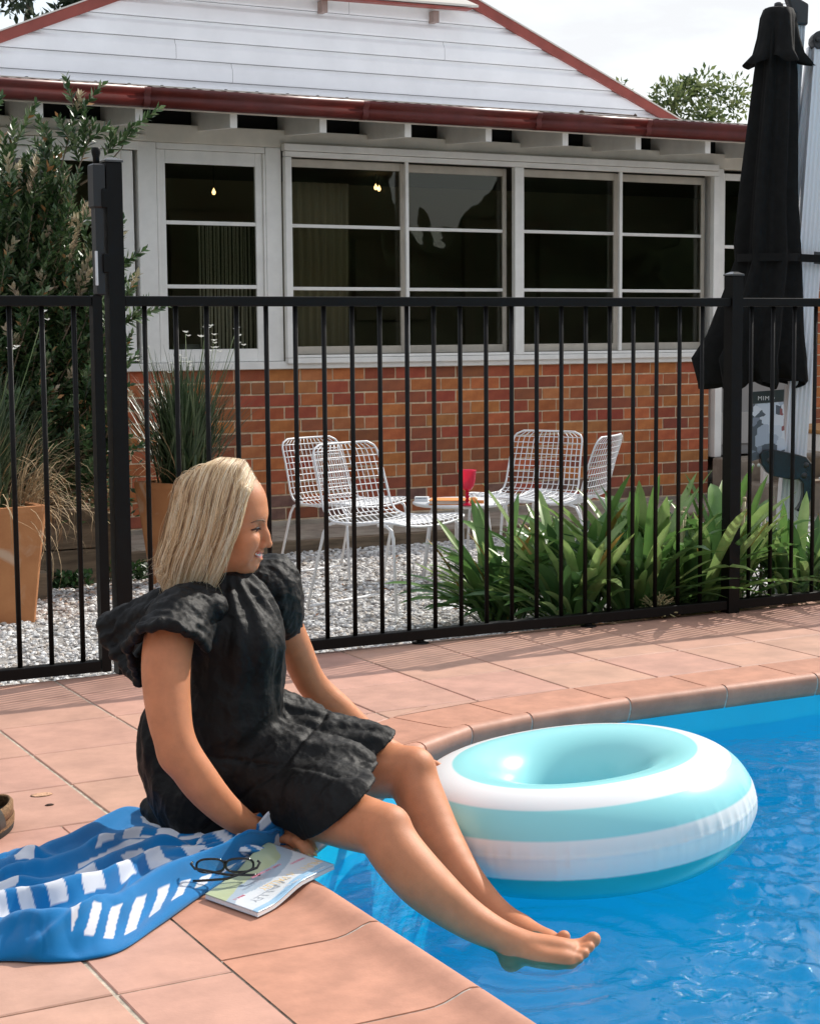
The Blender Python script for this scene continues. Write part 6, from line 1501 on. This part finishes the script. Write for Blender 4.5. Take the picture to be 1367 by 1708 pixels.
for i in range(len(edge)):
    S_.cone(root[i], edge[i], .024, .0085, .020)
    if i: 
        S_.cone(edge[i-1], edge[i], .0075, .0075, .010); mm = (np.array(edge[i])+np.array(edge[i-1]))/2; rm_ = (np.array(root[i])+np.array(root[i-1]))/2; S_.cone(rm_, mm, .024, .0080, .02)
S_.ell((-0.9750, -1.4500, 0.5040), (.056,.085,.075), [R3, A3, Z3], .03)
S_.ell((-0.9600, -1.4540, 0.4420), (.044,.066,.055), [R3, A3, Z3], .035)
S_.cone((-1.0370, -1.4710, 0.5340), (-0.9820, -1.4430, 0.5380), .040, .045, .03)
S_.cone((-0.9400, -1.4480, 0.3960), (-0.9780, -1.4520, 0.3780), .018, .022, .02)
Vs, Fs = S_.surface(); Vs = relax(Vs, Fs, 2, .5); del S_
Ns = normals(Vs, Fs); w2 = fbm(Vs, 14., 5., 3); near = ((Vs-np.array((-1.1960, -1.5980, 0.4700)))@R3) < 0
rad_ = np.linalg.norm(Vs-np.array((-1.2560, -1.5840, 0.5090)), axis=1); az_ = np.arctan2((Vs-np.array((-1.2560, -1.5840, 0.5090)))@Z3, (Vs-np.array((-1.2560, -1.5840, 0.5090)))@R3)+2*np.arctan2((Vs-np.array((-1.2560, -1.5840, 0.5090)))@A3, np.abs((Vs-np.array((-1.2560, -1.5840, 0.5090)))@R3)+.02)
Vs = Vs+Ns*((.0045*(.3-np.abs(w2)**.8)+.0030*(.25-np.abs(fbm(Vs, 30., 8., 2))**.7))+.0022*np.sin((Vs@A3)*150+(Vs@Z3)*60+w2*5)*np.where(near, 1, .5)+.0014*fbm(Vs, 60., 2., 2))[:,None]
npmesh('sleeves', Vs, Fs, M_lin, True, person)
# gathered collar
m = MB(); G = []; cN, rN = np.array((-1.1630, -1.5280, 0.5590)), .0
for i in range(120):
    a = 2*PI*i/120; rf = .0035*math.sin(a*22)+.002*math.sin(a*9+1); row = []
    for k, (rr_, h_) in enumerate(((.060,-.030),(.055,-.012),(.0545,.002),(.056,.012),(.0535,.013),(.0525,-.01))):
        q = cN+R3*math.cos(a)*(rr_+rf*(k in (2,3,4)))*1.05+A3*math.sin(a)*(rr_+rf*(k in (2,3,4)))+Z3*(h_-.012*math.cos(a)); row.append(tuple(q))
    G.append(row)
m.grid(G, True, closed_u=True); m.obj('collar', M_lin, person)

# ---- hair: a dense blonde bob, parted on top, straight to the shoulder
H_ = Field(tuple(HC-.24), tuple(HC+.22), .0035)
H_.ell(hp(-.013,0,.026), (.087,.073,.082), HA, .02)
Mh = [mat('hair_light', (.77,.57,.34), .34, spec=.6), mat('hair_mid', (.54,.36,.20), .36, spec=.6), mat('hair_dark', (.30,.18,.095), .4, spec=.5), mat('hair_pale', (.85,.73,.55), .32, spec=.6)]
M_hbase = mat('hair_mass', (.66,.49,.31), .4, col2=(.34,.21,.12), noise_scale=1., spec=.5); wood_grain(M_hbase, 210, 210, 5)
def guide(t, side, layer=1.):
    # t: 0 = framing the face, 1 = back of the head; side -1 = camera side
    root_ = hp(.068-.131*t, side*.004, .118+.008*math.sin(PI*t)-.034*max(0, (.18-t))/.18-.022*max(0, t-.6)/.4)
    a = -.62+t*2.19; out = abs(math.cos(a*1.0-.0)) ; back = max(0, math.sin(a))
    w = .088*layer; wf = max(.07, math.cos(max(0, t-.5)*2.95))
    r0 = hp(.068-.158*t, side*w*.50*wf, .100+.006*math.sin(PI*t)-.036*max(0, (.18-t))/.18-.020*max(0, t-.6)/.4)
    r1 = hp(.064-.164*t-.004*math.sin(PI*t), side*w*.84*wf, .060)
    r2 = hp(.046-.160*t, side*w*1.03*wf, -.020)
    r3 = hp(.018-.152*t, side*w*1.0*wf, -.098)
    r4 = hp(-.014-.124*t, side*w*.97*wf, -.168+.050*max(0, t-.6)/.4)
    return [root_, r0, r1, r2, r3, r4]
for side in (-1, 1):
    for t in np.linspace(.04, 1, 15):
        g_ = guide(t, side, .82)
        g_ = [HC+(np.array(q)-HC)*.945 for q in g_]
        for a, b in zip(g_[1:-1], g_[2:]): H_.cone(a, b, .008, .008, .012)
Vh, Fh = H_.surface(); del H_; Vh = relax(Vh, Fh, 2); 
fc = (Vh-HC)@Hx; fz = (Vh-HC)@Hz
hair = npmesh('hair', Vh, Fh, M_hbase, True, person)
rh = random.Random(3)
def cr_spline(P, n):
    P = [2*np.array(P[0])-np.array(P[1])]+[np.array(p) for p in P]+[2*np.array(P[-1])-np.array(P[-2])]; out = []
    for i in range(1, len(P)-2):
        for k in range(n):
            f_ = k/n; p0, p1, p2, p3 = P[i-1:i+3]; out.append(.5*((2*p1)+(p2-p0)*f_+(2*p0-5*p1+4*p2-p3)*f_**2+(3*p1-p0-3*p2+p3)*f_**3))
    out.append(P[-2]); return np.array(out)
SV = [[] for _ in Mh]; SF = [[] for _ in Mh]; NP = None
def strand(P, r0, mi, tip=.35):
    n = len(P); T_ = np.gradient(P, axis=0); T_ /= np.linalg.norm(T_, axis=1)[:,None]; U_ = np.cross(T_, Hx); U_ /= np.maximum(np.linalg.norm(U_, axis=1), 1e-6)[:,None]; W_ = np.cross(T_, U_)
    rr_ = r0*(1-(1-tip)*np.linspace(0,1,n)**4)[:,None]; b0 = sum(len(v) for v in SV[mi]); V3 = np.stack([P+(U_*math.cos(a)+W_*math.sin(a))*rr_ for a in (0, 2.094, 4.189)], 1).reshape(-1,3)
    i = np.arange(n-1)[:,None]*3; F3 = np.concatenate([np.concatenate([i+k, i+(k+1)%3, i+3+(k+1)%3, i+3+k], 1) for k in range(3)]); SV[mi].append(V3); SF[mi].append(F3+b0)
for k in range(10500):
    side = -1 if rh.random() < .74 else 1; t = 1.04*rh.random()**.72 if k < 8700 else rh.random()*.30; lay = rh.uniform(.93, 1.045); g_ = guide(t, side, lay)
    clump = math.sin(t*61+side)*.5+math.sin(t*23.7)*.3+.35*math.sin(t*137); jit = .0021
    g_ = [np.array(p)+np.array([rh.gauss(0,1), rh.gauss(0,1), rh.gauss(0,1)])*jit*(.25+.3*i) for i, p in enumerate(g_)]
    g_[-1] = g_[-1]+Hz*rh.uniform(-.010,.007)-Hx*.004*clump; g_[3] = g_[3]+Hy*side*.003*clump; g_[4] = g_[4]+Hy*side*.004*clump
    v_ = clump+rh.gauss(0,.45); mi = 3 if v_ > .75 else 0 if v_ > .0 else 1 if v_ > -.6 else 2
    strand(cr_spline(g_, 5), rh.uniform(.0005,.0011), mi)
for k in range(70):                              # flyaway hairs
    side = -1; t = rh.random(); g_ = guide(t, side, rh.uniform(1.04,1.14)); g_ = [np.array(p)+np.array([rh.gauss(0,1), rh.gauss(0,1), rh.gauss(0,1)])*.006*(i*.6) for i, p in enumerate(g_)]; g_[1] = g_[1]+Hz*rh.uniform(0,.012); strand(cr_spline(g_, 5), .00035, rh.choice((0,3)))
for mi in range(4): npmesh('hair_strands', np.concatenate(SV[mi]), np.concatenate(SF[mi]), Mh[mi], True, hair, True, kind='stuff')
